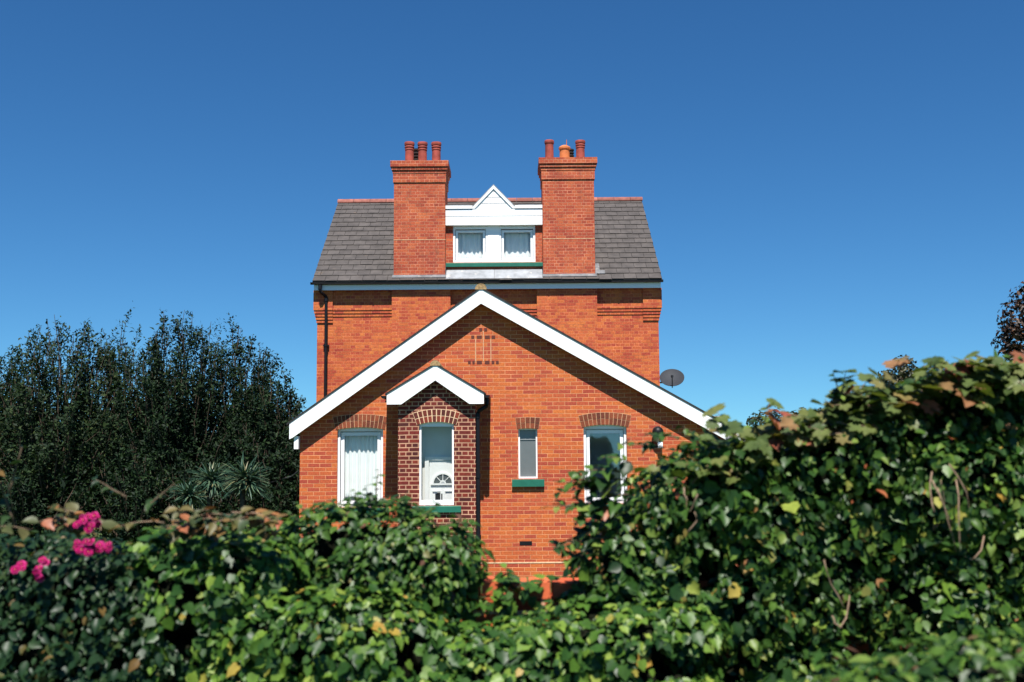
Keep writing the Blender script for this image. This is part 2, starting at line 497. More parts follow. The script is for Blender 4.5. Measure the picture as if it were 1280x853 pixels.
def arch_course(x0, x1, zs, rise, h, rows, n, y0, y1, gap=0.009):
    """bricks on end over an opening: separate voussoirs (one island each) + a mortar bed behind"""
    cx, half = (x0 + x1) / 2, (x1 - x0) / 2
    R = (half * half + rise * rise) / (2 * rise)
    cz = zs + rise - R
    a = math.asin(min(1, half / R)) * 1.04
    br, bed = MB(), MB()
    rh = h / rows
    for j in range(rows):
        ra, rb = R + j * rh + gap * 0.3, R + (j + 1) * rh - gap * 0.7
        m = n
        for i in range(m):
            t0 = -a + 2 * a * (i + 0.5 * gap / (2 * R * a / m)) / m
            t1 = -a + 2 * a * (i + 1 - 0.5 * gap / (2 * R * a / m)) / m
            pts = [(cx + ra * math.sin(t0), cz + ra * math.cos(t0)), (cx + ra * math.sin(t1), cz + ra * math.cos(t1)),
                   (cx + rb * math.sin(t1), cz + rb * math.cos(t1)), (cx + rb * math.sin(t0), cz + rb * math.cos(t0))]
            br.prism(pts, y0 + random.uniform(-.0015, .0015), y1)
    K = 14
    lo = [(cx + R * math.sin(-a + 2 * a * k / K), cz + R * math.cos(-a + 2 * a * k / K)) for k in range(K + 1)]
    hi = [(cx + (R + h) * math.sin(-a + 2 * a * k / K), cz + (R + h) * math.cos(-a + 2 * a * k / K)) for k in range(K + 1)]
    for k in range(K):
        bed.prism([lo[k], lo[k + 1], hi[k + 1], hi[k]], y0 + 0.004, y1 + 0.003)
    return br, bed


def join(*mbs):
    m = MB()
    for b in mbs:
        m.add(b.v, b.f)
    return m


# ================================================================= HOUSE
YE, YM, YP = 20.4, 26.0, 19.6
house = thing('brick_house', 'orange brick house with two tall chimney stacks and a white gabled front extension', 'house', (-0.5, YE, 0))

# --- extension: front gable wall with three windows
SL, SR = 0.70, 0.57                     # slopes of the two roof planes
AX, AZ = -0.58, 5.354                   # apex of the white boards
XL, XR = -4.0, 4.32
wl = (-3.30, -2.44, 1.27, 2.76)         # left window opening
wn = (0.105, 0.465, 1.78, 2.715)        # narrow window
wr = (1.335, 2.145, 1.30, 2.775)        # right window
pz_open = (-1.95, -0.79, 0.15, 2.9)     # doorway into the porch
ex = MB()
drop = 0.10
wall_sheet(ex, [XL, XR, AX], [-0.2, AZ + 0.2], [wl, wn, wr, pz_open], YE, YE + 0.26,
           clips=[((AX, AZ - drop), (-SL, 1)), ((AX, AZ - drop), (SR, 1))])
def side_top(x):
    return AZ - drop - 0.06 - (SL * (AX - x) if x < AX else SR * (x - AX))
ex.box(XL, XL + 0.26, YE + 0.26, YM, -0.2, side_top(XL))
ex.box(XR - 0.26, XR, YE + 0.26, YM, -0.2, side_top(XR))
ex.build('extension_wall', M['brick'], house)
# damp course line and plinth bricks
x0, z = at(600, 703, YE)
dp = MB().box(-0.62, XR, YE - 0.006, YE + 0.02, 0.215, 0.24)
dp.box(XL, -2.1, YE - 0.006, YE + 0.02, 0.215, 0.24)
dp.build('damp_course', M['mortar_pale'], house)
MB().box(0.115, 0.345, YE - 0.004, YE + 0.03, 0.545, 0.62).build('air_brick', M['black'], house)
# floor and back of the rooms, so that the windows look into rooms
MB().box(XL + 0.26, XR - 0.26, YE + 0.27, YM, -0.05, 0.1).add([], []).build('floor', M['room'], house)
MB().box(XL + 0.262, XR - 0.262, YE + 2.6, YE + 2.7, 0.1, 2.95).box(XL + 0.262, XR - 0.262, YE + 0.27, YE + 2.6, 2.85, 2.93) \
    .box(-2.2, -2.1, YE + 0.27, YE + 2.6, 0.1, 2.85).box(-0.6, -0.5, YE + 0.27, YE + 2.6, 0.1, 2.85).box(0.8, 0.9, YE + 0.27, YE + 2.6, 0.1, 2.85) \
    .build('inner_wall', M['room'], house)

# gable ornament: dark headers and pale strips laid in the brickwork
orn = []
def brk(px0, px1, py, hgt=0.06):
    xa, zc = at(px0, py, YE); xb, _ = at(px1, py, YE)
    orn.append(MB().box(xa, xb, YE - 0.005, YE + 0.02, zc - hgt / 2, zc + hgt / 2).build('dark_header', M['ornament'], house))
for a, b in ((599, 602.8), (605.2, 609)):
    brk(a, b, 412.3)
for a, b in ((589, 593), (596, 602.3), (606, 612.3), (614.5, 619)):
    brk(a, b, 421.5)
for a, b in ((585, 588.5), (590.5, 593.5), (596, 602.5), (606, 612), (614.5, 618), (620, 623.5)):
    brk(a, b, 453.2)
for px, y0 in ((594.6, 424), (604.2, 414), (613.6, 424)):
    xa, za = at(px - 0.6, y0, YE); xb, zb = at(px + 0.6, 452, YE)
    MB().box(xa, xb, YE - 0.003, YE + 0.02, zb, za).build('pale_strip', M['mortar'], house)

# extension roof slabs
YB = 20.2                               # front of the white boards
XLE, XRE = -4.165, 4.62
def zl(x): return AZ - SL * (AX - x)
def zr(x): return AZ - SR * (x - AX)
rf = MB()
t = 0.03
rf.prism([(XLE - 0.05, zl(XLE - 0.05) - 0.005), (AX, AZ - 0.005), (AX, AZ + t), (XLE - 0.05, zl(XLE - 0.05) + t)], YB - 0.012, YM)
rf.prism([(AX, AZ - 0.005), (XRE + 0.05, zr(XRE + 0.05) - 0.005), (XRE + 0.05, zr(XRE + 0.05) + t), (AX, AZ + t)], YB - 0.012, YM)
xroof = rf.build('extension_roof', M['slate_edge'], house)
rt = MB()
y = YB - 0.015
while y < YM - 0.1:
    yy = min(y + 0.44, YM - 0.01)
    pts = [(AX + 0.115 * math.cos(q), AZ - 0.02 + 0.115 * math.sin(q)) for q in [math.pi * k / 8 for k in range(9)]]
    rt.prism(pts, y, yy - 0.01)
    y = yy
    if yy >= YM - 0.02:
        break
rt.build('ridge_tile', M['ridge_lichen'], xroof)
# white bargeboards
bl = MB().prism([(XLE, zl(XLE)), (XLE, zl(XLE) - 0.30), (-4.11, zl(-4.11) - 0.315), (AX, AZ - 0.285), (AX, AZ)], YB, YB + 0.035)
bl.build('bargeboard', M['white'], house)
brd = MB().prism([(AX, AZ), (AX, AZ - 0.285), (XRE, zr(XRE) - 0.285), (XRE, zr(XRE))], YB, YB + 0.035)
brd.build('bargeboard', M['white'], house)
sf = MB()
sf.prism([(XLE + 0.01, zl(XLE + .01) - 0.10), (AX, AZ - 0.10), (AX, AZ - 0.07), (XLE + 0.01, zl(XLE + .01) - 0.07)], YB + 0.036, YE - 0.001)
sf.prism([(AX, AZ - 0.10), (XRE - .01, zr(XRE - .01) - 0.10), (XRE - .01, zr(XRE - .01) - 0.07), (AX, AZ - 0.07)], YB + 0.036, YE - 0.001)
sf.build('soffit', M['white'], house)
MB().box(-4.085, -4.003, YB + 0.05, YM - 0.4, 2.36, 2.60).build('eaves_box', M['white'], house)


# --- windows
def window(op, arch_rise, n_arch, rows, arch_h, ymat, y, pane_mat, sill=None, sash_in=True, parent=None, arch_mats=('arch_brick', 'mortar'), fr=0.045, name='window'):
    x0, x1, z0, z1 = op
    zs = z1 - arch_rise
    f0, f1 = y + 0.075, y + 0.14
    w = MB()
    w.box(x0, x0 + fr, f0, f1, z0, zs - fr * 0.6).box(x1 - fr, x1, f0, f1, z0, zs - fr * 0.6)
    w.box(x0, x1, f0 - 0.002, f1, zs - fr * 0.6, z1 - 0.001)
    w.box(x0 + fr, x1 - fr, f0, f1, z0, z0 + fr)
    ix0, ix1, iz0, iz1 = x0 + fr, x1 - fr, z0 + fr, zs - fr * 0.6
    if sash_in:
        g, s = 0.012, 0.06
        a0, a1, b0, b1 = ix0 + g, ix1 - g, iz0 + g, iz1 - g * 2
        y0, y1 = f0 + 0.03, f1 + 0.02
        w.box(a0, a0 + s, y0, y1, b0, b1).box(a1 - s, a1, y0, y1, b0, b1).box(a0 + s, a1 - s, y0, y1, b0, b0 + s).box(a0 + s, a1 - s, y0, y1, b1 - s, b1)
        w.box(ix0 + 0.001, ix1 - 0.001, f1 + .022, f1 + .03, b1 - 0.001, iz1 + 0.0)
        px = (a0 + s, a1 - s, b0 + s, b1 - s)
        yp = f1 - 0.01
    else:
        px = (ix0, ix1, iz0, iz1)
        yp = f1 - 0.03
    W = w.build(name, M['upvc'], parent)
    MB().box(px[0] - 0.01, px[1] + 0.01, yp, yp + 0.006, px[2] - 0.01, px[3] + 0.01).build('pane', M[pane_mat], W)
    if sill:
        MB().add([(sill[0], y - 0.06, sill[2]), (sill[1], y - 0.06, sill[2]), (sill[1], y - 0.06, sill[3] - 0.02), (sill[0], y - 0.06, sill[3] - 0.02),
                  (sill[0], f0, sill[2]), (sill[1], f0, sill[2]), (sill[1], f0, sill[3]), (sill[0], f0, sill[3])],
                 [(0, 1, 2, 3), (3, 2, 6, 7), (5, 4, 7, 6), (1, 5, 6, 2), (4, 0, 3, 7), (4, 5, 1, 0)]).build('sill', M['green'], W)
    if n_arch:
        b, bed = arch_course(x0 - 0.02, x1 + 0.02, zs, arch_rise, arch_h, rows, n_arch, y - 0.006, y + 0.07)
        A = b.build('arch', M[arch_mats[0]], W)
        bed.build('mortar_bed', M[arch_mats[1]], A) if parent is house else bed.build('arch_mortar', M[arch_mats[1]], W)
    return W


W1 = window(wl, 0.045, 13, 2, 0.25, 'brick', YE, 'glass', sill=(wl[0] - 0.12, wl[1] + 0.12, 1.13, 1.27), parent=house)
W2 = window(wn, 0.012, 5, 2, 0.215, 'brick', YE, 'glass_obscure', sill=(-0.02, 0.585, 1.63, 1.775), sash_in=False, parent=house, fr=0.03)
W3 = window(wr, 0.05, 12, 2, 0.235, 'brick', YE, 'glass_grey', sill=(wr[0] - 0.12, wr[1] + 0.12, 1.16, 1.30), parent=house)

# --- main block
MXL, MXR = -4.72, 3.555
DB = 33.2
mw = MB()
mw.box(MXL, MXR, YM, YM + 0.26, -0.2, 6.2)
ZR, YR = 9.22, 29.45
gsl = (ZR - 6.38) / (YR - 25.7)
for xa, xb in ((MXL, MXL + 0.26), (MXR - 0.26, MXR)):
    mw.add([(xa, YM + .26, -.2), (xb, YM + .26, -.2), (xa, YM + .26, 6.45), (xb, YM + .26, 6.45), (xa, YR, ZR - .12), (xb, YR, ZR - .12), (xa, DB, 6.3), (xb, DB, 6.3), (xa, DB, -.2), (xb, DB, -.2)],
           [(0, 2, 4, 6, 8), (1, 9, 7, 5, 3), (0, 1, 3, 2), (8, 6, 7, 9), (2, 3, 5, 4), (4, 5, 7, 6), (0, 8, 9, 1)])
mw.box(MXL + .26, MXR - .26, DB - 0.26, DB - .002, -0.2, 6.2)
# brick piers below the stacks
for xa, xb in ((-2.895, -1.482), (0.61, 2.062)):
    mw.box(xa, xb, 25.855, YM - 0.001, -0.2, 6.2)
main_wall = mw.build('wall', M['brick_old'], house)
# oversailing courses under the eaves
cb = MB()
ztop = 6.2
z = 5.715
bays = ((-4.335, -2.896), (-1.481, 0.609), (2.063, 3.18))
corners = ((MXL - 0.0, -4.335), (3.18, MXR + 0.0))
for xa, xb in bays:
    for k, (za, zb) in enumerate(((z - 0.15, z - 0.078), (z - 0.075, z - 0.003), (z, ztop))):
        cb.box(xa, xb, YM - 0.016 * (k + 1), YM - 0.0005, za, zb)
for i, (xa, xb) in enumerate(corners):
    for k, (za, zb) in enumerate(((z - .3, z - .228), (z - .225, z - .153), (z - .15, z - .078), (z - .075, z - .003), (z, ztop))):
        o = 0.016 * (k + 1)
        a, b = (xa - o, xb) if i == 0 else (xa, xb + o)
        cb.box(a, b, YM - o - 0.012, YM - 0.0005 + (0.3 if False else 0), za, zb)
        if i == 0:
            cb.box(a, xa - 0.0005, YM, DB, za, zb)
        else:
            cb.box(xb + 0.0005, b, YM, DB, za, zb)
cb.build('corbel', M['brick_old'], house)

# fascia, soffit, gutter
MB().box(-4.77, 3.60, 25.795, 25.825, 6.185, 6.335).build('fascia', M['white'], house)
MB().box(-4.77, 3.60, 25.826, 25.852, 6.215, 6.235).build('eaves_soffit', M['white'], house)
gm = MB()
gp = [(25.79 - 0.055 + 0.055 * math.cos(q), 6.365 + 0.055 * math.sin(q)) for q in [math.pi + math.pi * k / 8 for k in range(9)]]
gx0, gx1 = -4.84, 3.65
vs = [(gx0, a, b) for a, b in gp] + [(gx1, a, b) for a, b in gp] + [(gx0, 25.735 + (a - 25.735) * .88, 6.365 + (b - 6.365) * .88) for a, b in gp] + [(gx1, 25.735 + (a - 25.735) * .88, 6.365 + (b - 6.365) * .88) for a, b in gp]
fs = []
for k in range(8):
    fs += [(k, k + 1, k + 10, k + 9), (k + 18, k + 27, k + 28, k + 19)]
fs += [tuple(range(8, -1, -1)), tuple(range(9, 18))]
gm.add(vs, fs)
for x in (-4.84, -3.35, -1.45, 0.9, 2.6, 3.63):
    gm.box(x - 0.02 if x > -4.8 else x, x + 0.02, 25.684, 25.794, 6.322, 6.368)
gm.build('gutter', M['black'], house)
# downpipe of the main block: outlet, swan neck, pipe, clips
dpipe = MB()
xo, _ = at(400.2, 360, 25.74)
xd, _ = at(407.8, 400, 25.93)
dpipe.tube([(xo, 25.735, 6.33), (xo, 25.735, 6.17), (xo + 0.02, 25.76, 6.13), (xd - 0.02, 25.88, 6.06), (xd, 25.9, 6.02), (xd, 25.9, 2.6)], 0.037, 10)
for z in (6.3,):
    dpipe.tube([(xo, 25.735, z), (xo, 25.735, z - 0.1)], 0.046, 10)
for z in (6.0, 4.9):
    dpipe.tube([(xd, 25.9, z), (xd, 25.9, z - 0.07)], 0.048, 10).box(xd - 0.07, xd + 0.07, 25.93, 25.96 + 0.03, z - 0.06, z - 0.02)
dpipe.build('downpipe', M['black'], house)

# --- slate roof laid slate by slate
sl = MB()
ya, za, yb, zb = 25.69, 6.385, YR, ZR
Ls = math.hypot(yb - ya, zb - za)
uy, uz = (yb - ya) / Ls, (zb - za) / Ls
ny, nz = -uz, uy
NC = 17
g = Ls / NC
rxa, rxb = -4.79, 3.625
sw = 0.30
for c in range(NC):
    s0 = c * g - 0.004
    s1 = min((c + 1) * g + 0.06, Ls)
    x = rxa - (sw / 2 if c % 2 else 0)
    while x < rxb:
        a, b = max(x + 0.004, rxa), min(x + sw - 0.004, rxb)
        x += sw
        if b - a < 0.02:
            continue
        j = random.uniform(-0.004, 0.004) - (0.02 if random.random() < 0.015 else 0)
        lift = 0.026 + random.uniform(-0.002, 0.004)
        P = []
        for (s, h) in ((s0 + j, lift), (s1, 0.006), (s1, -0.004), (s0 + j, lift - 0.024)):
            for xx in (a, b):
                P.append((xx, ya + uy * s + ny * h, za + uz * s + nz * h))
        sl.add(P, [(0, 1, 3, 2), (0, 2, 4, 6), (1, 7, 5, 3), (6, 7, 1, 0), (2, 3, 5, 4), (4, 5, 7, 6)])
roof = sl.build('roof', M['slate'], house)
roof.data.materials.append(plain('slate_lower_edge', (0.04, 0.036, 0.034), 0.8, 0.3, 12))
for k_, p_ in enumerate(roof.data.polygons):
    if k_ % 6 == 3:
        p_.material_index = 1
rb = MB()
rb.add([(rxa, ya, za - .06), (rxb, ya, za - .06), (rxa, YR, ZR - .06), (rxb, YR, ZR - .06), (rxa, ya, za - .008), (rxb, ya, za - .008), (rxa, YR, ZR - .008), (rxb, YR, ZR - .008)],
       [(0, 1, 3, 2), (4, 6, 7, 5), (0, 4, 5, 1), (0, 2, 6, 4), (1, 5, 7, 3), (2, 3, 7, 6)])
rb.add([(rxa, YR, ZR - .06), (rxb, YR, ZR - .06), (rxa, DB + .1, 6.3), (rxb, DB + .1, 6.3), (rxa, YR, ZR), (rxb, YR, ZR), (rxa, DB + .1, 6.36), (rxb, DB + .1, 6.36)],
       [(0, 1, 3, 2), (4, 6, 7, 5), (0, 4, 5, 1), (0, 2, 6, 4), (1, 5, 7, 3), (2, 3, 7, 6)])
rb.build('roof_deck', M['slate_edge'], roof)
rg = MB()
x = rxa - 0.01
while x < rxb:
    xe = min(x + 0.45, rxb + 0.02)
    prof = [(YR + 0.15 * math.cos(q), ZR - 0.06 + 0.125 * math.sin(q)) for q in [math.pi * k / 8 for k in range(9)]]
    n = len(prof)
    vs = [(x + 0.004, a, b) for a, b in prof] + [(xe - 0.004, a, b) for a, b in prof]
    rg.add(vs, [(k, k + n, k + 1 + n, k + 1) for k in range(n - 1)] + [tuple(range(n)), tuple(range(2 * n - 1, n - 1, -1))])
    x += 0.45
rg.build('ridge_tile', M['ridge'], roof)


# --- chimney stacks
LY, LZ, LUY, LUZ, LNY, LNZ = ya, za, uy, uz, ny, nz


def stack(xa, xb, ztop, pots, name='chimney_stack'):
    ya, yb = 25.87, 26.87
    s = MB()
    s.box(xa, xb, ya, yb, 6.22, ztop - 0.53)
    s.box(xa - 0.022, xb + 0.022, ya - 0.022, yb + 0.022, ztop - 0.53, ztop - 0.306)
    s.box(xa - 0.032, xb + 0.032, ya - 0.032, yb + 0.032, ztop - 0.306, ztop - 0.229)
    s.box(xa - 0.058, xb + 0.058, ya - 0.058, yb + 0.058, ztop - 0.226, ztop - 0.149)
    s.box(xa - 0.085, xb + 0.085, ya - 0.085, yb + 0.085, ztop - 0.146, ztop)
    o = s.build(name, M['brick_stack'], house)
    MB().box(xa - 0.004, xb + 0.004, ya - 0.004, ya + 0.02, 7.412, 7.43).build('tray_line', M['mortar'], o)
    # lead at the foot
    l = MB().box(xa - 0.02, xb + 0.02, ya - 0.008, ya + 0.01, 6.40, 6.475)
    for sgn, xx in ((-1, xa), (1, xb)):
        for k in range(6):
            yy = ya - 0.005 + k * 0.16
            zz = 6.385 + gsl * (yy - 25.69)
            l.box(min(xx, xx + sgn * 0.007), max(xx, xx + sgn * 0.007), yy, yy + 0.155, zz - 0.05, zz + 0.2)
    def lead_sheet(x0_, x1_, s0_, s1_, h_):
        q = [(xx, LY + LUY * ss + LNY * hh, LZ + LUZ * ss + LNZ * hh) for hh in (h_, h_ - .008) for xx, ss in ((x0_, s0_), (x1_, s0_), (x1_, s1_), (x0_, s1_))]
        l.add(q, [(0, 1, 2, 3), (7, 6, 5, 4), (4, 5, 1, 0), (5, 6, 2, 1), (7, 4, 0, 3), (6, 7, 3, 2)])
    lead_sheet(xa - .03, xb + .03, .10, .235, .036)
    if xa > 0:
        lead_sheet(xb + .004, xb + .24, .236, .40, .037)
        lead_sheet(xb + .004, xb + .12, .401, .78, .0375)
    l.build('flashing', M['lead_old'], o)
    fl = MB()
    xc, hw = (xa + xb) / 2, (xb - xa) / 2 - 0.02
    fl.add([(xc - hw, ya + .03, ztop), (xc + hw, ya + .03, ztop), (xc + hw, yb - .03, ztop), (xc - hw, yb - .03, ztop),
            (xc - hw + .25, ya + .16, ztop + .06), (xc + hw - .25, ya + .16, ztop + .06), (xc + hw - .25, yb - .16, ztop + .06), (xc - hw + .25, yb - .16, ztop + .06)],
           [(4, 5, 6, 7), (0, 1, 5, 4), (1, 2, 6, 5), (2, 3, 7, 6), (3, 0, 4, 7)])
    fl.build('flaunching', M['flaunch'], o)
    for px, top, kind, yy, rr in pots:
        x, _ = at(px, 200, yy)
        zt = at(px, top, yy)[1]
        zb = ztop + 0.0
        h = zt - zb
        p = MB()
        if kind == 'banded':
            prof = [(rr * 1.02, 0), (rr, h * .5), (rr * .98, h * .62), (rr * 1.08, h * .63), (rr * 1.1, h * .66), (rr * 1.02, h * .69), (rr, h * .72), (rr * 1.12, h * .735), (rr * 1.17, h * .77), (rr * 1.06, h * .80),
                    (rr * 1.02, h * .84), (rr * 1.16, h * .86), (rr * 1.2, h * .93), (rr * 1.14, h), (rr * .85, h), (rr * .8, h * .7)]
        elif kind == 'plain':
            prof = [(rr * 1.0, 0), (rr * .97, h * .8), (rr * 1.03, h * .81), (rr * 1.12, h * .86), (rr * 1.14, h * .94), (rr * 1.06, h), (rr * .85, h), (rr * .8, h * .7)]
        elif kind == 'hood':
            prof = [(rr, 0), (rr * .98, h * .7), (rr * 1.16, h * .74), (rr * 1.18, h * .84), (rr * 1.05, h * .9), (rr * .5, h), (0.001, h * 1.02)]
        else:
            prof = []
            for k in range(6):
                prof += [(rr * 0.8, h * k / 6), (rr * 1.05, h * (k + .45) / 6), (rr * 1.05, h * (k + .75) / 6), (rr * 0.8, h * (k + .95) / 6)]
            prof += [(rr, h * .98), (rr * .9, h)]
        p.lathe(prof, (x, yy, zb), 20)
        if kind == 'hood':
            p.tube([(x + 0.05, yy, zt - 0.02), (x + 0.055, yy, zt + 0.15)], [0.012, 0.006], 6)
        mt = {'banded': 'pot', 'plain': 'pot', 'hood': 'pot_orange', 'louvre': 'pot_dark'}[kind]
        p.build('chimney_pot', M[mt], o, smooth=False)
    return o


stack(-2.855, -1.605, 9.37, [(511.8, 178.4, 'banded', 26.1, 0.106), (528.2, 178.6, 'banded', 26.12, 0.106), (545.4, 178.6, 'banded', 26.1, 0.106), (520.5, 187, 'louvre', 26.6, 0.115)])
stack(0.77, 2.03, 9.42, [(686.8, 176, 'plain', 26.1, 0.106), (705.8, 182.2, 'hood', 26.1, 0.125), (725.6, 176.4, 'banded', 26.1, 0.106), (712.5, 187, 'louvre', 26.6, 0.1)])

# --- dormer between the stacks
YD = 26.1
da, db_ = -1.603, 0.768
dm = MB()
dwl, dwr = (-1.425, -0.575, 6.895, 7.775), (-0.30, 0.59, 6.895, 7.775)
zhead = 7.80
def boxes_around(mb, y0, y1):
    mb.box(da, dwl[0], y0, y1, 6.55, zhead)
    mb.box(dwr[1], db_, y0, y1, 6.55, zhead)
    mb.box(dwl[0], dwr[1], y0, y1, 6.55, 6.895)
boxes_around(dm, YD, YD + 0.12)
dormer = dm.build('dormer', M['brick_stack'], house)
# white boarding above, with the little pediment
zc0, zc1 = 7.85, 8.20
cl = MB()
for k in range(2):
    cl.box(da, db_, YD - 0.10 - 0.004 * k, YD + 0.1, zc0 + 0.175 * k, zc0 + 0.175 * (k + 1) - 0.014)
cl.box(da, db_, YD - 0.085, YD + 0.1, zc0 + 0.002, zc1 - .004)
apx, apz = -0.425, 8.755
hb = 0.49
for k in range(4):
    z0_, z1_ = 8.20 + k * 0.15, 8.20 + (k + 1) * 0.15 - 0.014
    w0 = max(0.0, hb * (1 - (z0_ - 8.20) / (apz - 8.20)))
    w1 = max(0.004, hb * (1 - (z1_ - 8.20) / (apz - 8.20)))
    cl.prism([(apx - w0, z0_), (apx + w0, z0_), (apx + w1, z1_), (apx - w1, z1_)], YD - 0.085, YD + 0.1)
cl.build('cladding', M['upvc'], dormer)
co = MB()
th = 0.075
for sx in (-1, 1):
    x_e = da if sx < 0 else db_
    pts = [(x_e, 8.205), (apx + sx * (hb + 0.03), 8.205), (apx + sx * (hb + 0.03), 8.205 + th), (x_e, 8.205 + th)]
    if sx > 0:
        pts = [pts[1], pts[0], pts[3], pts[2]]
    co.prism(pts, YD - 0.125, YD + 0.05)
    a = [(apx + sx * (hb + 0.06), 8.205), (apx + sx * (hb - 0.02), 8.205), (apx, apz - 0.055), (apx, apz + 0.03)]
    if sx > 0:
        a = a[::-1]
    co.prism(a, YD - 0.112, YD + 0.05)
co.build('cornice', M['upvc'], dormer)
dr = MB()
dr.box(da, apx - hb - 0.10, YD - 0.12, YD + 0.06, 8.283, 8.30).box(apx + hb + 0.10, db_, YD - 0.12, YD + 0.06, 8.283, 8.30).box(da, db_, YD + 0.061, 28.35, 8.27, 8.30)
for sx in (-1, 1):
    a = [(apx + sx * (hb + 0.09), 8.205), (apx + sx * (hb + 0.061), 8.205), (apx, apz + .032), (apx, apz + .06)]
    if sx > 0:
        a = a[::-1]
    dr.prism(a, YD - 0.11, 28.9)
dr.build('dormer_roof', M['lead'], dormer)
MB().box(da, db_, YD - 0.1, YD + 0.12, 7.80, 7.848).build('dormer_soffit', M['white'], dormer)
MB().box(da - 0.0, db_ + 0.0, YD + 0.13, YD + 0.14, 6.6, 6.85).box(da, da + .1, YD + .121, 28.3, 6.6, 8.28).box(db_ - .1, db_, YD + .121, 28.3, 6.6, 8.28) \
    .box(da + .1, db_ - .1, YD + 1.6, YD + 1.7, 6.6, 8.28).box(da + .1, db_ - .1, YD + .121, YD + 1.6, 6.6, 6.7).build('dormer_cheek', M['room'], dormer)
# two windows and the broad white mullion
for i, op in enumerate((dwl, dwr)):
    x0, x1, z0, z1 = op
    f0, f1 = YD + 0.03, YD + 0.10
    w = MB()
    fr = 0.05
    w.box(x0, x0 + fr, f0, f1, z0, z1).box(x1 - fr, x1, f0, f1, z0, z1).box(x0 + fr, x1 - fr, f0, f1, z0, z0 + fr).box(x0 + fr, x1 - fr, f0, f1, z1 - fr, z1)
    w.box(x0, x1, f0 + .02, f1, z1 + 0.001, zhead - 0.001)
    g_, s_ = 0.012, 0.055
    a0, a1, b0, b1 = x0 + fr + g_, x1 - fr - g_, z0 + fr + g_, z1 - fr - g_ * 2
    w.box(a0, a0 + s_, f0 + .03, f1 + .03, b0, b1).box(a1 - s_, a1, f0 + .03, f1 + .03, b0, b1).box(a0 + s_, a1 - s_, f0 + .03, f1 + .03, b0, b0 + s_).box(a0 + s_, a1 - s_, f0 + .03, f1 + .03, b1 - s_, b1)
    w.build('window_frame', M['upvc'], dormer)
    MB().box(a0 + s_ - .008, a1 - s_ + .008, f1, f1 + .006, b0 + s_ - .008, b1 - s_ + .008).build('pane', M['glass'], dormer)
MB().box(dwl[1], dwr[0], YD + 0.022, YD + 0.10, 6.897, zhead - .001).build('mullion', M['upvc'], dormer)
MB().add([(da, YD - 0.07, 6.775), (db_, YD - 0.07, 6.775), (db_, YD - 0.07, 6.86), (da, YD - 0.07, 6.86), (da, YD + .03, 6.775), (db_, YD + .03, 6.775), (db_, YD + .03, 6.892), (da, YD + .03, 6.892)],
         [(0, 1, 2, 3), (3, 2, 6, 7), (5, 4, 7, 6), (1, 5, 6, 2), (4, 0, 3, 7), (4, 5, 1, 0)]).build('sill', M['green'], dormer)
# lead apron in front of the dormer, in three sheets with welts
ap = MB()
xs_ = [da + 0.02, -0.42, db_ - 0.02]
for i in range(2):
    xa_, xb_ = xs_[i] + (0.008 if i else 0), xs_[i + 1]
    def pp(x, s, h):
        return (x, ya + uy * s + ny * h, za + uz * s + nz * h)
    P = [pp(xa_, 0.03, .034), pp(xb_, 0.03, .034), pp(xb_, 0.48, .034), pp(xa_, 0.48, .034), pp(xa_, 0.03, .026), pp(xb_, 0.03, .026), pp(xb_, 0.48, .026), pp(xa_, 0.48, .026)]
    ap.add(P, [(0, 1, 2, 3), (7, 6, 5, 4), (4, 5, 1, 0), (5, 6, 2, 1), (7, 4, 0, 3), (6, 7, 3, 2)])
ap.build('lead_apron', M['lead'], dormer)


def wavy(name, x0, x1, z0, z1, y, waves, amp, mat, label, loc=None, hem=0.0):
    nx, nz_ = waves * 10, 6
    vs, fs = [], []
    ph = random.uniform(0, 6)
    for j in range(nz_ + 1):
        tz = j / nz_
        for i in range(nx + 1):
            tx = i / nx
            a = amp * (0.6 + 0.4 * (1 - tz))
            yy = y + a * math.sin(tx * waves * 2 * math.pi + ph + 0.6 * math.sin(tx * 9)) + a * 0.5 * math.sin(tx * waves * 3.1 + ph * 2)
            zz = z0 + (z1 - z0) * tz
            if j == 0 and hem:
                zz += hem * abs(math.sin(tx * math.pi * 1.5 + 0.4))
            vs.append((x0 + (x1 - x0) * tx + 0.004 * math.sin(7 * tx + tz * 3), yy, zz))
    for j in range(nz_):
        for i in range(nx):
            a = j * (nx + 1) + i
            fs.append((a, a + 1, a + nx + 2, a + nx + 1))
    o = MB().add(vs, fs).build(name, mat, None, smooth=True)
    # real depth of cloth
    md = o.modifiers.new('cloth', 'SOLIDIFY')
    md.thickness = 0.003
    tag(o, label, name.replace('_', ' ').split()[-1])
    return o


wavy('net_curtain', wl[0] + 0.06, wl[1] - 0.06, 1.30, 2.68, YE + 0.235, 9, 0.018, M['net'], 'white net curtain hanging in the wide ground floor window left of the porch')
wavy('net_curtain', dwl[0] + 0.05, dwl[1] - 0.05, 6.92, 7.74, YD + 0.235, 7, 0.016, M['net'], 'pale net curtain in the left hand dormer window beside the left chimney')
wavy('net_curtain', dwr[0] + 0.05, dwr[1] - 0.05, 6.92, 7.74, YD + 0.235, 6, 0.016, M['net'], 'pale net curtain in the right hand dormer window beside the right chimney')
bd = MB().box(wr[0] - 0.08, wr[1] + 0.08, YE + 0.80, YE + 0.803, 1.22, 2.82).tube([(wr[0] - 0.08, YE + 0.8, 2.83), (wr[1] + 0.08, YE + 0.8, 2.83)], 0.02, 8).box(wr[0] - .08, wr[1] + .08, YE + .793, YE + .81, 1.20, 1.225).build('roller_blind', M['blind'])
tag(bd, 'blue grey roller blind drawn down in the window behind the right hedge', 'blind')
MB().box(wn[0] + 0.028, wn[1] - 0.028, YE + 0.098, YE + 0.104, 2.50, 2.67).build('top_light', M['glass_vent'], W2)

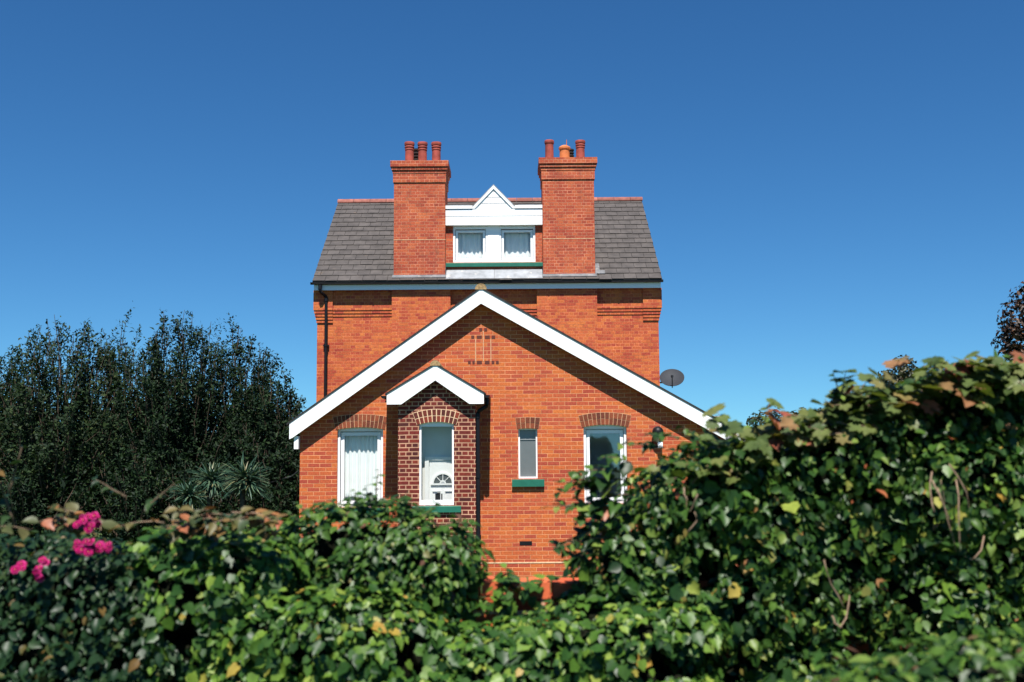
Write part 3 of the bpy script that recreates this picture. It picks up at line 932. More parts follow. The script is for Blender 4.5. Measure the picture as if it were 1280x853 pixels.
# --- porch
PXL, PXR = -2.073, -0.672
pa, pz = -1.39, 3.86                    # apex of its white boards
ps_l = (pz - 3.335) / (pa + 2.265)
wp = (-1.691, -1.065, 1.335, 2.835)
pw = MB()
wall_sheet(pw, [PXL, PXR, pa], [-0.2, 4.0], [wp], YP, YP + 0.14, clips=[((pa, pz - 0.1), (-ps_l, 1)), ((pa, pz - 0.1), (ps_l, 1))])
pw.box(PXL, PXL + 0.12, YP + 0.14, YE - 0.001, -0.2, 3.25)
pw.box(PXR - 0.12, PXR, YP + 0.14, YE - 0.001, -0.2, 3.25)
porch = pw.build('porch', M['brick_dark'], house)
# window of the porch
x0, x1, z0, z1 = wp
f0, f1 = YP + 0.05, YP + 0.10
w = MB()
fr = 0.035
w.box(x0, x0 + fr, f0, f1, z0, z1 - 0.09).box(x1 - fr, x1, f0, f1, z0, z1 - 0.09).box(x0, x1, f0 - .002, f1, z1 - 0.09, z1 - .001).box(x0 + fr, x1 - fr, f0 - 0.01, f1, z0, z0 + 0.09)
w.build('window_frame', M['upvc'], porch)
MB().box(x0 + fr - .008, x1 - fr + .008, f0 + .03, f0 + .036, z0 + .085, z1 - .085).build('pane', M['glass'], porch)
b, bed = arch_course(x0 - 0.03, x1 + 0.03, z1 - 0.06, 0.055, 0.235, 2, 10, YP - 0.008, YP + 0.045, gap=0.016)
b.build('arch', M['arch_brick_porch'], porch)
bed.build('arch_mortar', M['mortar_pale'], porch)
MB().add([(x0 - .13, YP - 0.05, 1.21), (x1 + .13, YP - 0.05, 1.21), (x1 + .13, YP - 0.05, 1.31), (x0 - .13, YP - 0.05, 1.31), (x0 - .13, YP + .05, 1.21), (x1 + .13, YP + .05, 1.21), (x1 + .13, YP + .05, 1.333), (x0 - .13, YP + .05, 1.333)],
         [(0, 1, 2, 3), (3, 2, 6, 7), (5, 4, 7, 6), (1, 5, 6, 2), (4, 0, 3, 7), (4, 5, 1, 0)]).build('sill', M['green'], porch)
# white boards of the porch gable
YPB = 19.46
def pzl(x): return pz - ps_l * abs(x - pa)
pe = 2.265 + pa
xl_, xr_ = pa - pe, pa + pe
pbm = MB()
pbm.prism([(xl_, pzl(xl_)), (xl_, pzl(xl_) - 0.19), (xl_ + 0.26, pzl(xl_) - 0.19), (pa, pz - 0.285), (pa, pz)], YPB, YPB + 0.03)
pbm.prism([(pa, pz), (pa, pz - 0.285), (xr_ - 0.26, pzl(xl_) - 0.19), (xr_, pzl(xr_) - 0.19), (xr_, pzl(xr_))], YPB, YPB + 0.03)
pbm.build('bargeboard', M['white'], porch)
prf = MB()
for sx in (-1, 1):
    xe = pa + sx * (pe + 0.03)
    ze = pz - ps_l * (pe + 0.03)
    q = [(xe, ze - .003), (pa, pz - .003), (pa, pz + 0.028), (xe, ze + 0.028)]
    if sx > 0:
        q = [(pa, pz - .003), (xe, ze - .003), (xe, ze + 0.028), (pa, pz + 0.028)]
    prf.prism(q, YPB - 0.014, YE - 0.002)
    q = [(a_, b_ - 0.13) for a_, b_ in q]
    prf.prism(q, YPB + 0.031, YP - 0.001)
prf.build('porch_roof', M['slate_edge'], porch)
MB().prism([(pa + 0.095 * math.cos(q), pz - 0.02 + 0.1 * math.sin(q)) for q in [math.pi * k / 8 for k in range(9)]], YPB - 0.016, YE - 0.003).build('ridge_tile', M['ridge_lichen'], porch)
for sx in (-1, 1):
    pg = MB()
    xe = pa + sx * (pe + 0.055)
    zg = pzl(xl_) - 0.035
    prof = [(xe + 0.05 * math.cos(q), zg + 0.05 * math.sin(q)) for q in [math.pi + math.pi * k / 8 for k in range(9)]]
    pg.prism(prof, YPB - 0.03, YE - 0.003)
    pg.build('porch_gutter', M['black'], porch)
pd = MB()
xg = pa + pe + 0.055
xp = at(597.6, 600, YP)[0]
pd.tube([(xg, YP + 0.03, 3.27), (xg, YP + 0.03, 3.14), (xg - 0.02, YP + 0.03, 3.10), (xp + 0.02, YP + 0.03, 3.02), (xp, YP + 0.03, 2.98), (xp, YP + 0.03, 0.12)], 0.039, 12)
for z in (2.97, 1.9, 0.8):
    pd.tube([(xp, YP + 0.03, z), (xp, YP + 0.03, z - 0.08)], 0.05, 12)
pd.build('porch_downpipe', M['black'], porch)
# inside the porch: white door in a plain inner wall
YI = YP + 0.36
MB().box(PXL + 0.12, PXR - 0.12, YI + 0.06, YI + 0.12, 0.0, 3.2).box(PXL + 0.12, PXR - .12, YP + .141, YI + .06, 0.0, 0.12).build('porch_inner_wall', M['plaster'], porch)
dxa, dxb = at(531, 600, YI)[0], at(576, 600, YI)[0]
dz1 = 2.14
d = MB()
d.box(dxa, dxa + 0.075, YI + 0.0, YI + 0.06, 0.12, dz1 + 0.06).box(dxb, dxb + 0.07, YI, YI + 0.06, 0.12, dz1 + .06).box(dxa + .075, dxb, YI, YI + .06, dz1 - 0.005, dz1 + .06)
d.box(dxa + 0.083, dxb - 0.008, YI + 0.02, YI + 0.058, 0.14, dz1 - 0.014)
door = d.build('door', M['upvc'], house)
cx_, cz_ = at(553.5, 605, YI)
ring, fan, sun_ = MB(), MB(), MB()
K = 16
def arc(r, k): return (cx_ + r * math.cos(math.pi * k / K), cz_ + 0.01 + r * math.sin(math.pi * k / K))
for k in range(K):
    ring.prism([arc(0.165, k), arc(0.195, k), arc(0.195, k + 1), arc(0.165, k + 1)], YI - 0.005, YI + 0.0195)
    fan.prism([arc(0.06, k), arc(0.164, k), arc(0.164, k + 1), arc(0.06, k + 1)], YI + 0.008, YI + 0.0194)
    ring.prism([arc(0.03, k), arc(0.058, k), arc(0.058, k + 1), arc(0.03, k + 1)], YI - 0.003, YI + 0.0195)
for k in range(1, 4):
    t_ = math.pi * k / 4
    ring.tube([(cx_ + 0.06 * math.cos(t_), YI + 0.004, cz_ + .01 + 0.06 * math.sin(t_)), (cx_ + 0.165 * math.cos(t_), YI + 0.004, cz_ + .01 + 0.165 * math.sin(t_))], 0.007, 5)
ring.box(cx_ - 0.22, cx_ + 0.22, YI - 0.006, YI + 0.0195, cz_ - 0.02, cz_ + 0.008)
for sx in (-1, 1):
    q = [cx_ + sx * 0.03, cx_ + sx * 0.2]
    ring.box(min(q), max(q), YI + 0.0, YI + 0.0195, cz_ - 0.14, cz_ - 0.122)
    ring.box(min(q), max(q), YI + 0.0, YI + 0.0195, cz_ - 0.62, cz_ - 0.602)
    ring.box(min(q), min(q) + 0.015, YI + .001, YI + .0195, cz_ - 0.60, cz_ - 0.141).box(max(q) - .015, max(q), YI + .001, YI + .0195, cz_ - 0.60, cz_ - 0.141)
ring.build('moulding', M['upvc'], door)
fan.build('fanlight', M['fanlight'], door)
xk, zk = at(548.5, 621, YI)
lp = MB().box(xk - 0.065, xk + 0.065, YI + 0.002, YI + 0.0195, zk - 0.07, zk + 0.055)
lp.tube([(xk - 0.03, YI - 0.005, zk + 0.07), (xk + 0.03, YI - 0.005, zk + 0.07)], 0.012, 6)
lp.build('letter_plate', M['metal_black'], door)

# --- things fixed on or standing by the house
dish = thing('satellite_dish', 'dark grey satellite dish fixed to the right side of the house', 'satellite dish', (3.60, 26.35, 3.9))
ax = Vector((-0.10, -0.74, 0.67)).normalized()
xa_ = Vector((0, 0, 1)).cross(ax).normalized()
ya_ = ax.cross(xa_)
RM = Matrix((xa_, ya_, ax)).transposed()
dc = Vector((3.895, 26.3, 4.005))
b = MB()
prof = [(0.0005, 0.0)] + [(0.29 * k / 8, 0.32 * (0.29 * k / 8) ** 2 * 2.2) for k in range(1, 9)]
prof += [(0.298, prof[-1][1] + 0.004), (0.296, prof[-1][1] - 0.008)] + [(r, h - 0.012) for r, h in prof[::-1]]
b.lathe(prof, dc, 36, RM)
b.build('dish_bowl', M['dish'], dish, smooth=True)
foot = dc + RM @ Vector((0, -0.27, 0.05))
lnb = dc + RM @ Vector((0, -0.22, 0.30))
MB().tube([dc + RM @ Vector((0, -0.05, -0.03)), foot - ax * 0.07, foot, lnb], 0.012, 8).build('feed_arm', M['metal_black'], dish)
MB().tube([lnb, lnb + (dc - lnb).normalized() * 0.04 + Vector((0, 0, .02))], [0.03, 0.035], 10).tube([lnb + Vector((0, 0, -.02)), lnb + Vector((0, 0, 0.03))], 0.028, 10).build('receiver', M['metal_black'], dish)
MB().tube([dc - ax * 0.02, dc - ax * 0.10, (3.60, 26.38, 3.93)], 0.02, 8).box(3.552, 3.58, 26.3, 26.46, 3.8, 4.06).build('wall_bracket', M['steel'], dish)

lx, lz = at(822, 540, YE - 0.08)
lamp = thing('wall_lamp', 'black globe security lamp on the brick wall right of the last window', 'lamp', (lx, YE, lz - 0.15))
b = MB()
gp_ = [(0.098 * math.sin(math.pi * k / 12) + 0.0003, -0.098 * math.cos(math.pi * k / 12)) for k in range(13)]
b.lathe(gp_, (lx, YE - 0.11, lz), 20)
b.lathe([(0.1, -0.012), (0.106, -0.012), (0.106, 0.012), (0.1, 0.012)], (lx, YE - 0.11, lz), 20, Matrix.Rotation(math.radians(70), 3, 'X'))
b.build('globe', M['black'], lamp, smooth=True)
MB().tube([(lx, YE - 0.11, lz - 0.09), (lx, YE - 0.08, lz - 0.17), (lx, YE, lz - 0.18)], 0.03, 10).build('bracket', M['steel'], lamp)
MB().box(lx - 0.0, lx + 0.09, YE - 0.09, YE, lz - 0.30, lz - 0.19).tube([(lx + 0.045, YE - 0.09, lz - 0.26), (lx + .045, YE - 0.12, lz - .265)], 0.035, 10).build('sensor', M['upvc'], lamp)

hr = MB()
hx0, hz0 = at(545, 686, 19.2)
hx1, hz1 = at(590, 687, 19.2)
hr.tube([(hx0 - 0.5, 19.2, hz1), (hx1, 19.2, hz1)], 0.014, 8).tube([(hx1, 19.2, hz1 + 0.03), (hx1, 19.2, 0)], 0.016, 8).tube([(hx0 - .5, 19.2, hz1), (hx0 - .5, 19.2, 0)], 0.016, 8)
hr.tube([(hx0 - 0.5, 19.2, hz1 - 0.18), (hx1, 19.2, hz1 - 0.18)], 0.01, 8)
tag(hr.build('handrail', M['metal_black']), 'thin black metal handrail standing before the dark brick porch', 'handrail')

cb2 = MB()
p0, p1 = at(352, 597, 21), at(372, 583, 21)
cb2.tube([(p0[0] - 1.5, 24.0, p0[1] - 0.35), (p0[0], 22.0, p0[1]), (XL + 0.0, 21, p1[1] + 0.03)], 0.012, 6)
tag(cb2.build('washing_line', M['steel']), 'thin pale line running from the left side of the house to the trees', 'line')

# ================================================================= GROUND
gm_ = MB()
xs = np.concatenate([np.linspace(-600, -20, 12), np.linspace(-15, 15, 31), np.linspace(20, 600, 12)])
ys = np.concatenate([np.linspace(-60, 0, 6), np.linspace(1, 40, 40), np.linspace(50, 900, 14)])
vs = []
for y in ys:
    s = min(1, max(0, (y - 7) / 7)); s = s * s * (3 - 2 * s)
    for x in xs:
        h = 0.55 * (1 - s) + 0.03 * noise.noise(Vector((x * .5, y * .5, 0))) * (1 if abs(x) < 20 and y < 20 else 0)
        vs.append((x, y, h - 0.03))
nx = len(xs)
fs = [(j * nx + i, j * nx + i + 1, (j + 1) * nx + i + 1, (j + 1) * nx + i) for j in range(len(ys) - 1) for i in range(nx - 1)]
gm_.add(vs, fs)
gr = gm_.build('ground', M['grass'], None, True)
gr['kind'] = 'structure'

# garden wall under the ivy
gw_root = thing('garden_wall', 'low red brick garden wall half buried under ivy in front of the house', 'wall', (0, 5.3, 0.5))
wz = at(600, 729, 5.2)[1]
M['brick_garden'] = brick_mat('garden_brick', [(0.34, 0.05, 0.02), (0.5, 0.09, 0.03), (0.55, 0.12, 0.04), (0.42, 0.07, 0.024)], (0.5, 0.28, 0.17), ms=0.01)
MB().box(-3.4, 3.2, 5.2, 5.42, 0.3, wz - 0.076).build('wall_body', M['brick_garden'], gw_root)
cp = MB()
x = -3.4
while x < 3.2:
    cp.box(x, x + 0.102, 5.195 + random.uniform(-.003, .003), 5.425, wz - 0.075, wz + random.uniform(-0.005, 0.004))
    x += 0.112
cp.build('coping', island_mat('coping_brick', [(0, (0.36, 0.06, 0.025)), (1, (0.55, 0.12, 0.045))], 0.85, 0, 0.2, 20), gw_root)


# ================================================================= PLANTS
def tpl(vs, fs):
    return np.array(vs, float), fs


OVATE = tpl([(0, 0, 0), (0, .35, -.02), (0, .7, -.05), (0, 1, -.16), (-.27, .2, .06), (-.33, .47, .06), (-.17, .78, -.01), (.27, .2, .06), (.33, .47, .06), (.17, .78, -.01)],
            [(0, 1, 4), (4, 1, 5), (1, 2, 5), (5, 2, 6), (2, 3, 6), (1, 0, 7), (1, 7, 8), (2, 1, 8), (2, 8, 9), (3, 2, 9)])
_o = [(0, 0, 0), (.2, -.09, .03), (.43, .06, .08), (.39, .28, .06), (.43, .5, .03), (.24, .7, .0), (0, 1, -.14)]
_full = _o + [(-x, y, z) for x, y, z in _o[-2:0:-1]]
LOBED = tpl([(0, .36, -.05)] + _full, [(0, i, i % len(_full) + 1) for i in range(1, len(_full) + 1)])
_g = [(0, .02, 0), (.18, -.16, .03), (.46, -.05, .05), (.42, .16, .06), (.66, .28, .03), (.52, .44, .05), (.55, .70, -.02), (.3, .66, .02), (.2, .84, -.03), (0, 1.02, -.14)]
_fg = _g + [(-x, y, z) for x, y, z in _g[-2:0:-1]]
GRAPE = tpl([(0, .36, -.06)] + _fg, [(0, i, i % len(_fg) + 1) for i in range(1, len(_fg) + 1)])
LANCE = tpl([(0, 0, 0), (-.22, .42, .04), (0, .5, -.01), (.22, .42, .04), (0, 1, -.12)], [(0, 2, 1), (1, 2, 4), (0, 3, 2), (3, 4, 2)])
TINY = tpl([(0, 0, 0), (-.28, .5, .06), (0, 1, -.1), (.28, .5, .06)], [(0, 3, 2), (0, 2, 1)])


class Leaves:
    def __init__(s):
        s.P, s.Nn, s.T, s.S = [], [], [], []

    def add(s, P, n, t, size):
        s.P.append(np.atleast_2d(P)); s.Nn.append(np.atleast_2d(n)); s.T.append(np.atleast_2d(t)); s.S.append(np.atleast_1d(size))

    def build(s, name, template, mat, parent, smooth=True):
        V0, F0 = template
        P = np.concatenate(s.P); n = np.concatenate(s.Nn); t = np.concatenate(s.T); sz = np.concatenate(s.S)
        n = n / (np.linalg.norm(n, axis=1, keepdims=True) + 1e-9)
        t = t - (t * n).sum(1, keepdims=True) * n
        t = t / (np.linalg.norm(t, axis=1, keepdims=True) + 1e-9)
        b = np.cross(t, n)
        k = len(P)
        wj = rng.uniform(.8, 1.2, (k, 1, 1)); cj = rng.uniform(.2, 2.2, (k, 1, 1))
        V = P[:, None, :] + sz[:, None, None] * (V0[None, :, 0:1] * wj * b[:, None, :] + V0[None, :, 1:2] * t[:, None, :] + V0[None, :, 2:3] * cj * n[:, None, :])
        off = root_loc(parent)
        V = V.reshape(-1, 3) - np.array(off)[None]
        m = len(V0)
        F = np.array(F0)
        idx = (F[None] + (np.arange(k) * m)[:, None, None]).reshape(-1)
        me = bpy.data.meshes.new(name)
        nf = len(F) * k
        me.vertices.add(len(V)); me.vertices.foreach_set('co', V.astype(np.float32).ravel())
        me.loops.add(len(idx)); me.loops.foreach_set('vertex_index', idx.astype(np.int32))
        me.polygons.add(nf)
        me.polygons.foreach_set('loop_start', (np.arange(nf) * 3).astype(np.int32))
        me.polygons.foreach_set('loop_total', np.full(nf, 3, np.int32))
        me.polygons.foreach_set('use_smooth', np.full(nf, smooth))
        me.materials.append(mat)
        me.update(calc_edges=True)
        o = bpy.data.objects.new(name, me)
        COL.objects.link(o)
        o.parent = parent
        return o


def rand_dir(n):
    v = rng.normal(size=(n, 3))
    return v / np.linalg.norm(v, axis=1, keepdims=True)


def blobs_from_profile(prof, Y0, zbot, r, step, depth=0.5, jit=0.12, rows=2):
    """lumps that fill a hedge: from its measured top line down to the ground"""
    out = []
    X0 = at(prof[0][0], prof[0][1], Y0)[0]
    X1 = at(prof[-1][0], prof[-1][1], Y0)[0]
    px = [at(a, b, Y0)[0] for a, b in prof]
    pz_ = [at(a, b, Y0)[1] for a, b in prof]
    x = X0
    while x <= X1 + 1e-6:
        zt = float(np.interp(x, px, pz_))
        for row in range(rows):
            rr = r * random.uniform(.8, 1.15)
            z = zt - rr - (0 if row == 0 else random.uniform(0, .1))
            first = True
            while z > zbot - 0.1:
                out.append((x + random.uniform(-jit, jit) * (0.5 if first else 1), Y0 + row * depth + random.uniform(-jit, jit), z, rr))
                z -= rr * random.uniform(.85, 1.2)
                rr = r * random.uniform(.85, 1.25)
                first = False
        x += step
    return np.array(out)


def blob_leaves(L, B, density, size, inset=0.14, up=0.6, wild=0.55, ymax=None, zmin=None):
    C, R = B[:, :3], B[:, 3]
    for i in range(len(B)):
        n = int(4 * math.pi * R[i] ** 2 * density)
        d = rand_dir(n)
        lump = np.array([noise.noise(Vector(q) * 2.4 + Vector(C[i]) * 2) + .5 * noise.noise(Vector(q) * 6 + Vector(C[i]) * 5) for q in d])
        rad = R[i] * (1 + .22 * lump) * (1 + rng.normal(0, .05, n)) - np.abs(rng.exponential(inset * .5, n)) + rng.uniform(0, .03, n)
        rad = np.maximum(rad, R[i] * .4)
        rad = np.minimum(rad, R[i] * np.where(d[:, 2] > .5, 1.06, 1.13))
        P = C[i] + d * rad[:, None]
        keep = d[:, 1] < 0.45
        if zmin is not None:
            keep &= P[:, 2] > zmin
        for j in range(len(B)):
            if j != i:
                keep &= np.linalg.norm(P - C[j], axis=1) > R[j] * 0.86
        # clumps and gaps
        P, d = P[keep], d[keep]
        if not len(P):
            continue
        cl_ = np.array([noise.noise(Vector(p * 7.5)) for p in P])
        k2 = cl_ > -0.24
        P, d = P[k2], d[k2]
        n = len(P)
        nn = d + np.array([0, -.25, up]) + rand_dir(n) * wild * rng.uniform(.3, 1.5, (n, 1))
        t = np.array([0, 0, -.8]) + d * .5 + rand_dir(n) * .8
        L.add(P, nn, t, size * np.exp(np.clip(rng.normal(0, .4, n), -1, .6)))


def core(B, k, parent, name='shade_core'):  # solid dark lumps added behind the leaves as painted shade, also blocking light
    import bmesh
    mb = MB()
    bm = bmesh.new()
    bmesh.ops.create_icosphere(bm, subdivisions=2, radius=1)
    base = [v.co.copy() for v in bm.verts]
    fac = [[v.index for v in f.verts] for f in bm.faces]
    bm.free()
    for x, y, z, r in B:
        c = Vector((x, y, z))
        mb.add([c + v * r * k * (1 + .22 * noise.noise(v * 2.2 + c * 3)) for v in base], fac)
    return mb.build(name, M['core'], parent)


def spray(L, stems, p0, d0, length, n, size, droop=0.3, r=0.004, spread=0.9):
    p = Vector(p0); d = Vector(d0).normalized()
    pts = [p.copy()]
    k = max(4, n // 2)
    for i in range(k):
        d = (d + Vector((random.gauss(0, .08), random.gauss(0, .08), random.gauss(0, .08) - droop / k))).normalized()
        p = p + d * (length / k)
        pts.append(p.copy())
    if stems:
        MB().tube(pts, [r * (1 - .7 * i / k) for i in range(k + 1)], 5).build('stem', stems[1], stems[0], True)
    for i in range(n):
        u = (i + 1) / n * k
        a = min(int(u), k - 1)
        q = pts[a].lerp(pts[a + 1], min(1, u - a))
        dirv = (pts[a + 1] - pts[a]).normalized()
        side = dirv.cross(Vector((0, 0, 1))).normalized() * (1 if i % 2 else -1)
        t = (dirv * .5 + side * spread + Vector((random.gauss(0, .25), random.gauss(0, .25), random.gauss(-.1, .25))))
        nn = Vector((random.gauss(0, .35), random.gauss(-.35, .35), 1))
        L.add(np.array(q), np.array(nn), np.array(t), size * random.uniform(.6, 1.15) * (1 - .35 * i / n))


def surf_point(px, py, Y):
    x, z = at(px, py, Y)
    return Vector((x, Y, z))


def twigs(parent, spots, rad, Y, droop=0.0):
    for x0, y0, x1, y1 in spots:
        a = surf_point(x0, y0, Y); b = surf_point(x1, y1, Y + random.uniform(-.12, .05))
        m = a.lerp(b, .5) + Vector((random.gauss(0, .012), random.gauss(0, .02), random.gauss(0, .012)))
        MB().tube([a, a.lerp(m, .5) + Vector((random.gauss(0, .005),) * 3), m, b.lerp(m, .4) + Vector((random.gauss(0, .005),) * 3), b], [rad, rad * .95, rad * .9, rad * .8, rad * .6], 6).build('dry_cane', M['cane'], parent, True)


GZ = 0.5
# --- ivy over the garden wall (middle)
ivy = thing('ivy', 'glossy green ivy spilling over the low brick garden wall in the middle', 'ivy', (0, 5.0, GZ))
B = blobs_from_profile([(545, 776), (600, 784), (650, 772), (690, 756), (720, 742), (760, 735), (830, 725)], 5.03, GZ, 0.17, 0.12, rows=1, jit=0.05)
B2 = blobs_from_profile([(330, 745), (400, 735), (480, 738), (545, 776), (600, 788), (660, 782), (710, 768), (800, 760), (860, 750)], 4.78, GZ, 0.19, 0.14, rows=1, jit=0.07)
B = np.concatenate([B, B2])
L = Leaves()
blob_leaves(L, B, 2900, 0.037, inset=0.17, up=0.55, zmin=0.8)
for k in range(20):
    px = random.choice([random.uniform(570, 592), random.uniform(630, 650), random.uniform(690, 800), random.uniform(700, 800)])
    p = surf_point(px, random.uniform(722, 745), 5.18)
    spray(L, (ivy, M['twig']), p - Vector((0, 0, .05)), (random.uniform(-.7, .7), -.3, random.uniform(.1, .8)), random.uniform(.1, .22), 6, 0.07, droop=.5, r=.003)
# runners lying over the wall top
for k in range(42):
    px = random.choice([random.uniform(574, 600), random.uniform(626, 640), random.uniform(655, 800)])
    p = surf_point(px, 728, 5.19)
    L.add(np.array(p + Vector((0, random.uniform(-.02, .15), random.uniform(-.03, .03)))), np.array((random.gauss(0, .4), -.4, 1)), np.array((random.gauss(0, 1), random.gauss(0, .4), -.2)), .07 * random.uniform(.7, 1.2))
for k in range(90):
    px = random.choice([random.uniform(500, 542), random.uniform(568, 594), random.uniform(624, 640), random.uniform(655, 690), random.uniform(690, 760)])
    py = random.uniform(736, 800)
    L.add(np.array(surf_point(px, py, random.uniform(5.08, 5.17))), np.array((random.gauss(0, .4), -1, random.uniform(0, .9))), np.array((random.gauss(0, .6), 0, -1)), .05 * random.uniform(.6, 1.25))
L.build('foliage', LOBED, M['ivy'], ivy)
core(B, .52, ivy)

# --- leafy shrub rising at the left of the porch
shrub = thing('leafy_shrub', 'rounded green shrub with pointed leaves hiding the foot of the porch', 'shrub', (at(470, 700, 5.2)[0], 5.2, GZ))
B = blobs_from_profile([(355, 650), (400, 634), (440, 626), (480, 624), (520, 632), (550, 645), (570, 672), (584, 700)], 5.25, GZ, 0.24, 0.17, rows=2, depth=.3, jit=.06)
B = np.array([q for q in B if not (q[0] > at(552, 700, 5.2)[0] and q[2] < at(540, 712, 5.2)[1])])
L = Leaves()
blob_leaves(L, B, 2600, 0.038, inset=0.12, up=0.7, zmin=0.8)
for (px, py, dx, dz, ln, n) in ((470, 622, .05, 1, .17, 9), (465, 625, -.25, 1, .12, 7), (490, 632, .5, .7, .16, 8), (430, 640, -.3, .8, .12, 8), (395, 642, -.4, .7, .13, 8), (520, 640, .6, .6, .14, 8),
                                (545, 648, .9, .4, .16, 9), (560, 668, 1, .1, .13, 8), (560, 640, .9, .1, .12, 8), (450, 632, -.1, .9, .12, 8), (410, 640, .1, 1, .1, 7), (378, 645, -.5, .8, .1, 8), (570, 690, 1, -.1, .1, 7), (505, 634, .2, .9, .09, 7)):
    spray(L, (shrub, M['twig']), surf_point(px, py + 12, 5.1), (dx, -.25, dz), ln, n, .06, droop=.25)
for k in range(60):
    b_ = B[random.randrange(len(B))]
    d = Vector((random.gauss(0, .7), -abs(random.gauss(.4, 1)), random.gauss(-.1, .35))).normalized()
    spray(L, None, Vector(b_[:3]) + d * b_[3] * .85, d + Vector((0, 0, .1)), random.uniform(.08, .16), 8, .065, droop=.5)
L.build('foliage', OVATE, M['ivy_pale'], shrub)
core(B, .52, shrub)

# --- rambling rose at the far left, with its pink flowers
rose = thing('rose_bush', 'dark rambling rose with clusters of bright pink flowers at the left edge', 'rose bush', (at(60, 720, 4.9)[0], 4.9, GZ))
B = blobs_from_profile([(-70, 668), (0, 672), (60, 668), (110, 672), (160, 680), (215, 690)], 4.95, GZ, 0.25, 0.19, rows=2, depth=.35, jit=.07)
L = Leaves()
blob_leaves(L, B, 2200, 0.037, inset=0.13, up=0.55, zmin=0.8)
for k in range(70):
    b_ = B[random.randrange(len(B))]
    d = Vector((random.gauss(0, .7), -abs(random.gauss(.4, 1)), random.gauss(-.1, .35))).normalized()
    spray(L, None, Vector(b_[:3]) + d * b_[3] * .85, d + Vector((0, 0, .3)), random.uniform(.1, .25), 8, .065, droop=.5)
for (px, py, dx, dz, ln, n) in ((20, 660, -.2, 1, .25, 5), (10, 620, .35, 1, .22, 3), (180, 640, .5, .8, .18, 7), (158, 622, -.7, .5, .16, 6)):
    spray(L, (rose, M['twig']), surf_point(px, py, 4.75), (dx, -.1, dz), ln, n, .075, droop=.2, r=.006)
L.build('foliage', OVATE, M['rose_leaf'], rose)
core(B, .52, rose)


def bloom(px, py, Y, r):
    c = surf_point(px, py, Y)
    face = Vector((random.gauss(0, .35), -1, random.gauss(.45, .35))).normalized()
    a = face.cross(Vector((0, 0, 1))).normalized(); b = face.cross(a)
    m = MB()
    for ring_, (rr, cnt, lift, tilt) in enumerate(((1.0, 6, 0.0, .25), (.72, 5, .12, .6), (.45, 4, .2, .95))):
        for k in range(cnt):
            t_ = 2 * math.pi * (k + .5 * ring_ + random.uniform(-.15, .15)) / cnt
            o = a * math.cos(t_) + b * math.sin(t_)
            s = -a * math.sin(t_) + b * math.cos(t_)
            L_ = r * rr
            w_ = L_ * .55
            p0 = c + face * lift * r
            rows_ = []
            for (u, wd, up_) in ((0.05, .35, 0), (.45, 1, tilt * .3), (.8, 1.05, tilt * .75), (1.0, .6, tilt * .95 - .1)):
                rows_.append([p0 + o * L_ * u * math.cos(tilt * .8) + s * w_ * wd * q + face * L_ * (up_ + .12 * abs(q)) for q in (-1, 0, 1)])
            vs = [v for q in rows_ for v in q]
            fs = []
            for i in range(3):
                for j in range(2):
                    k0 = i * 3 + j
                    fs.append((k0, k0 + 1, k0 + 4, k0 + 3))
            m.add(vs, fs)
    o = m.build('flower', M['petal'], rose, True)
    e = MB().lathe([(0.0003, 0), (.12 * r, .1 * r), (.1 * r, .25 * r), (0.0003, .3 * r)], c + face * .15 * r, 8, Matrix((a, b, face)).transposed())
    e.build('flower_centre', M['stamen'], o)
    return o


for (cx, cy, w_, h_, n) in ((110, 653, 16, 9, 17), (117, 682, 22, 10, 21), (23, 710, 9, 8, 6), (57, 702, 6, 5, 4), (50, 718, 6, 8, 5)):
    for k in range(n):
        t_ = random.uniform(0, 6.28); q = math.sqrt(random.uniform(0, 1))
        bloom(cx + w_ * q * math.cos(t_), cy + h_ * q * math.sin(t_) - (w_ * q * math.cos(t_)) * (.3 if n == 13 else 0), 4.60 + random.uniform(-.04, .04), random.uniform(.012, .020))

# --- bramble with autumn leaves
bram = thing('bramble', 'bramble with orange and olive leaves sprawling between the pink roses and the shrub', 'bramble', (at(260, 700, 4.8)[0], 4.8, GZ))
B = blobs_from_profile([(190, 665), (240, 656), (290, 656), (330, 668), (375, 690)], 4.95, GZ, 0.22, 0.17, rows=2, depth=.3, jit=.07)
L, LG = Leaves(), Leaves()
blob_leaves(LG, B, 2300, 0.037, inset=0.12, up=0.6, zmin=0.8)
for k in range(36):
    px, py = random.choice([(random.uniform(190, 340), random.uniform(642, 668)), (random.uniform(10, 180), random.uniform(646, 668)), (random.uniform(230, 330), random.uniform(640, 658))])
    spray(L, (bram, M['cane']), surf_point(px, py, 4.75), (random.gauss(0, .8), -.4, random.uniform(.0, .5)), random.uniform(.08, .2), 4, .085, droop=.5)
L.build('autumn_foliage', OVATE, M['bramble'], bram)
LG.build('foliage', LOBED, M['ivy'], bram)
core(B, .52, bram)

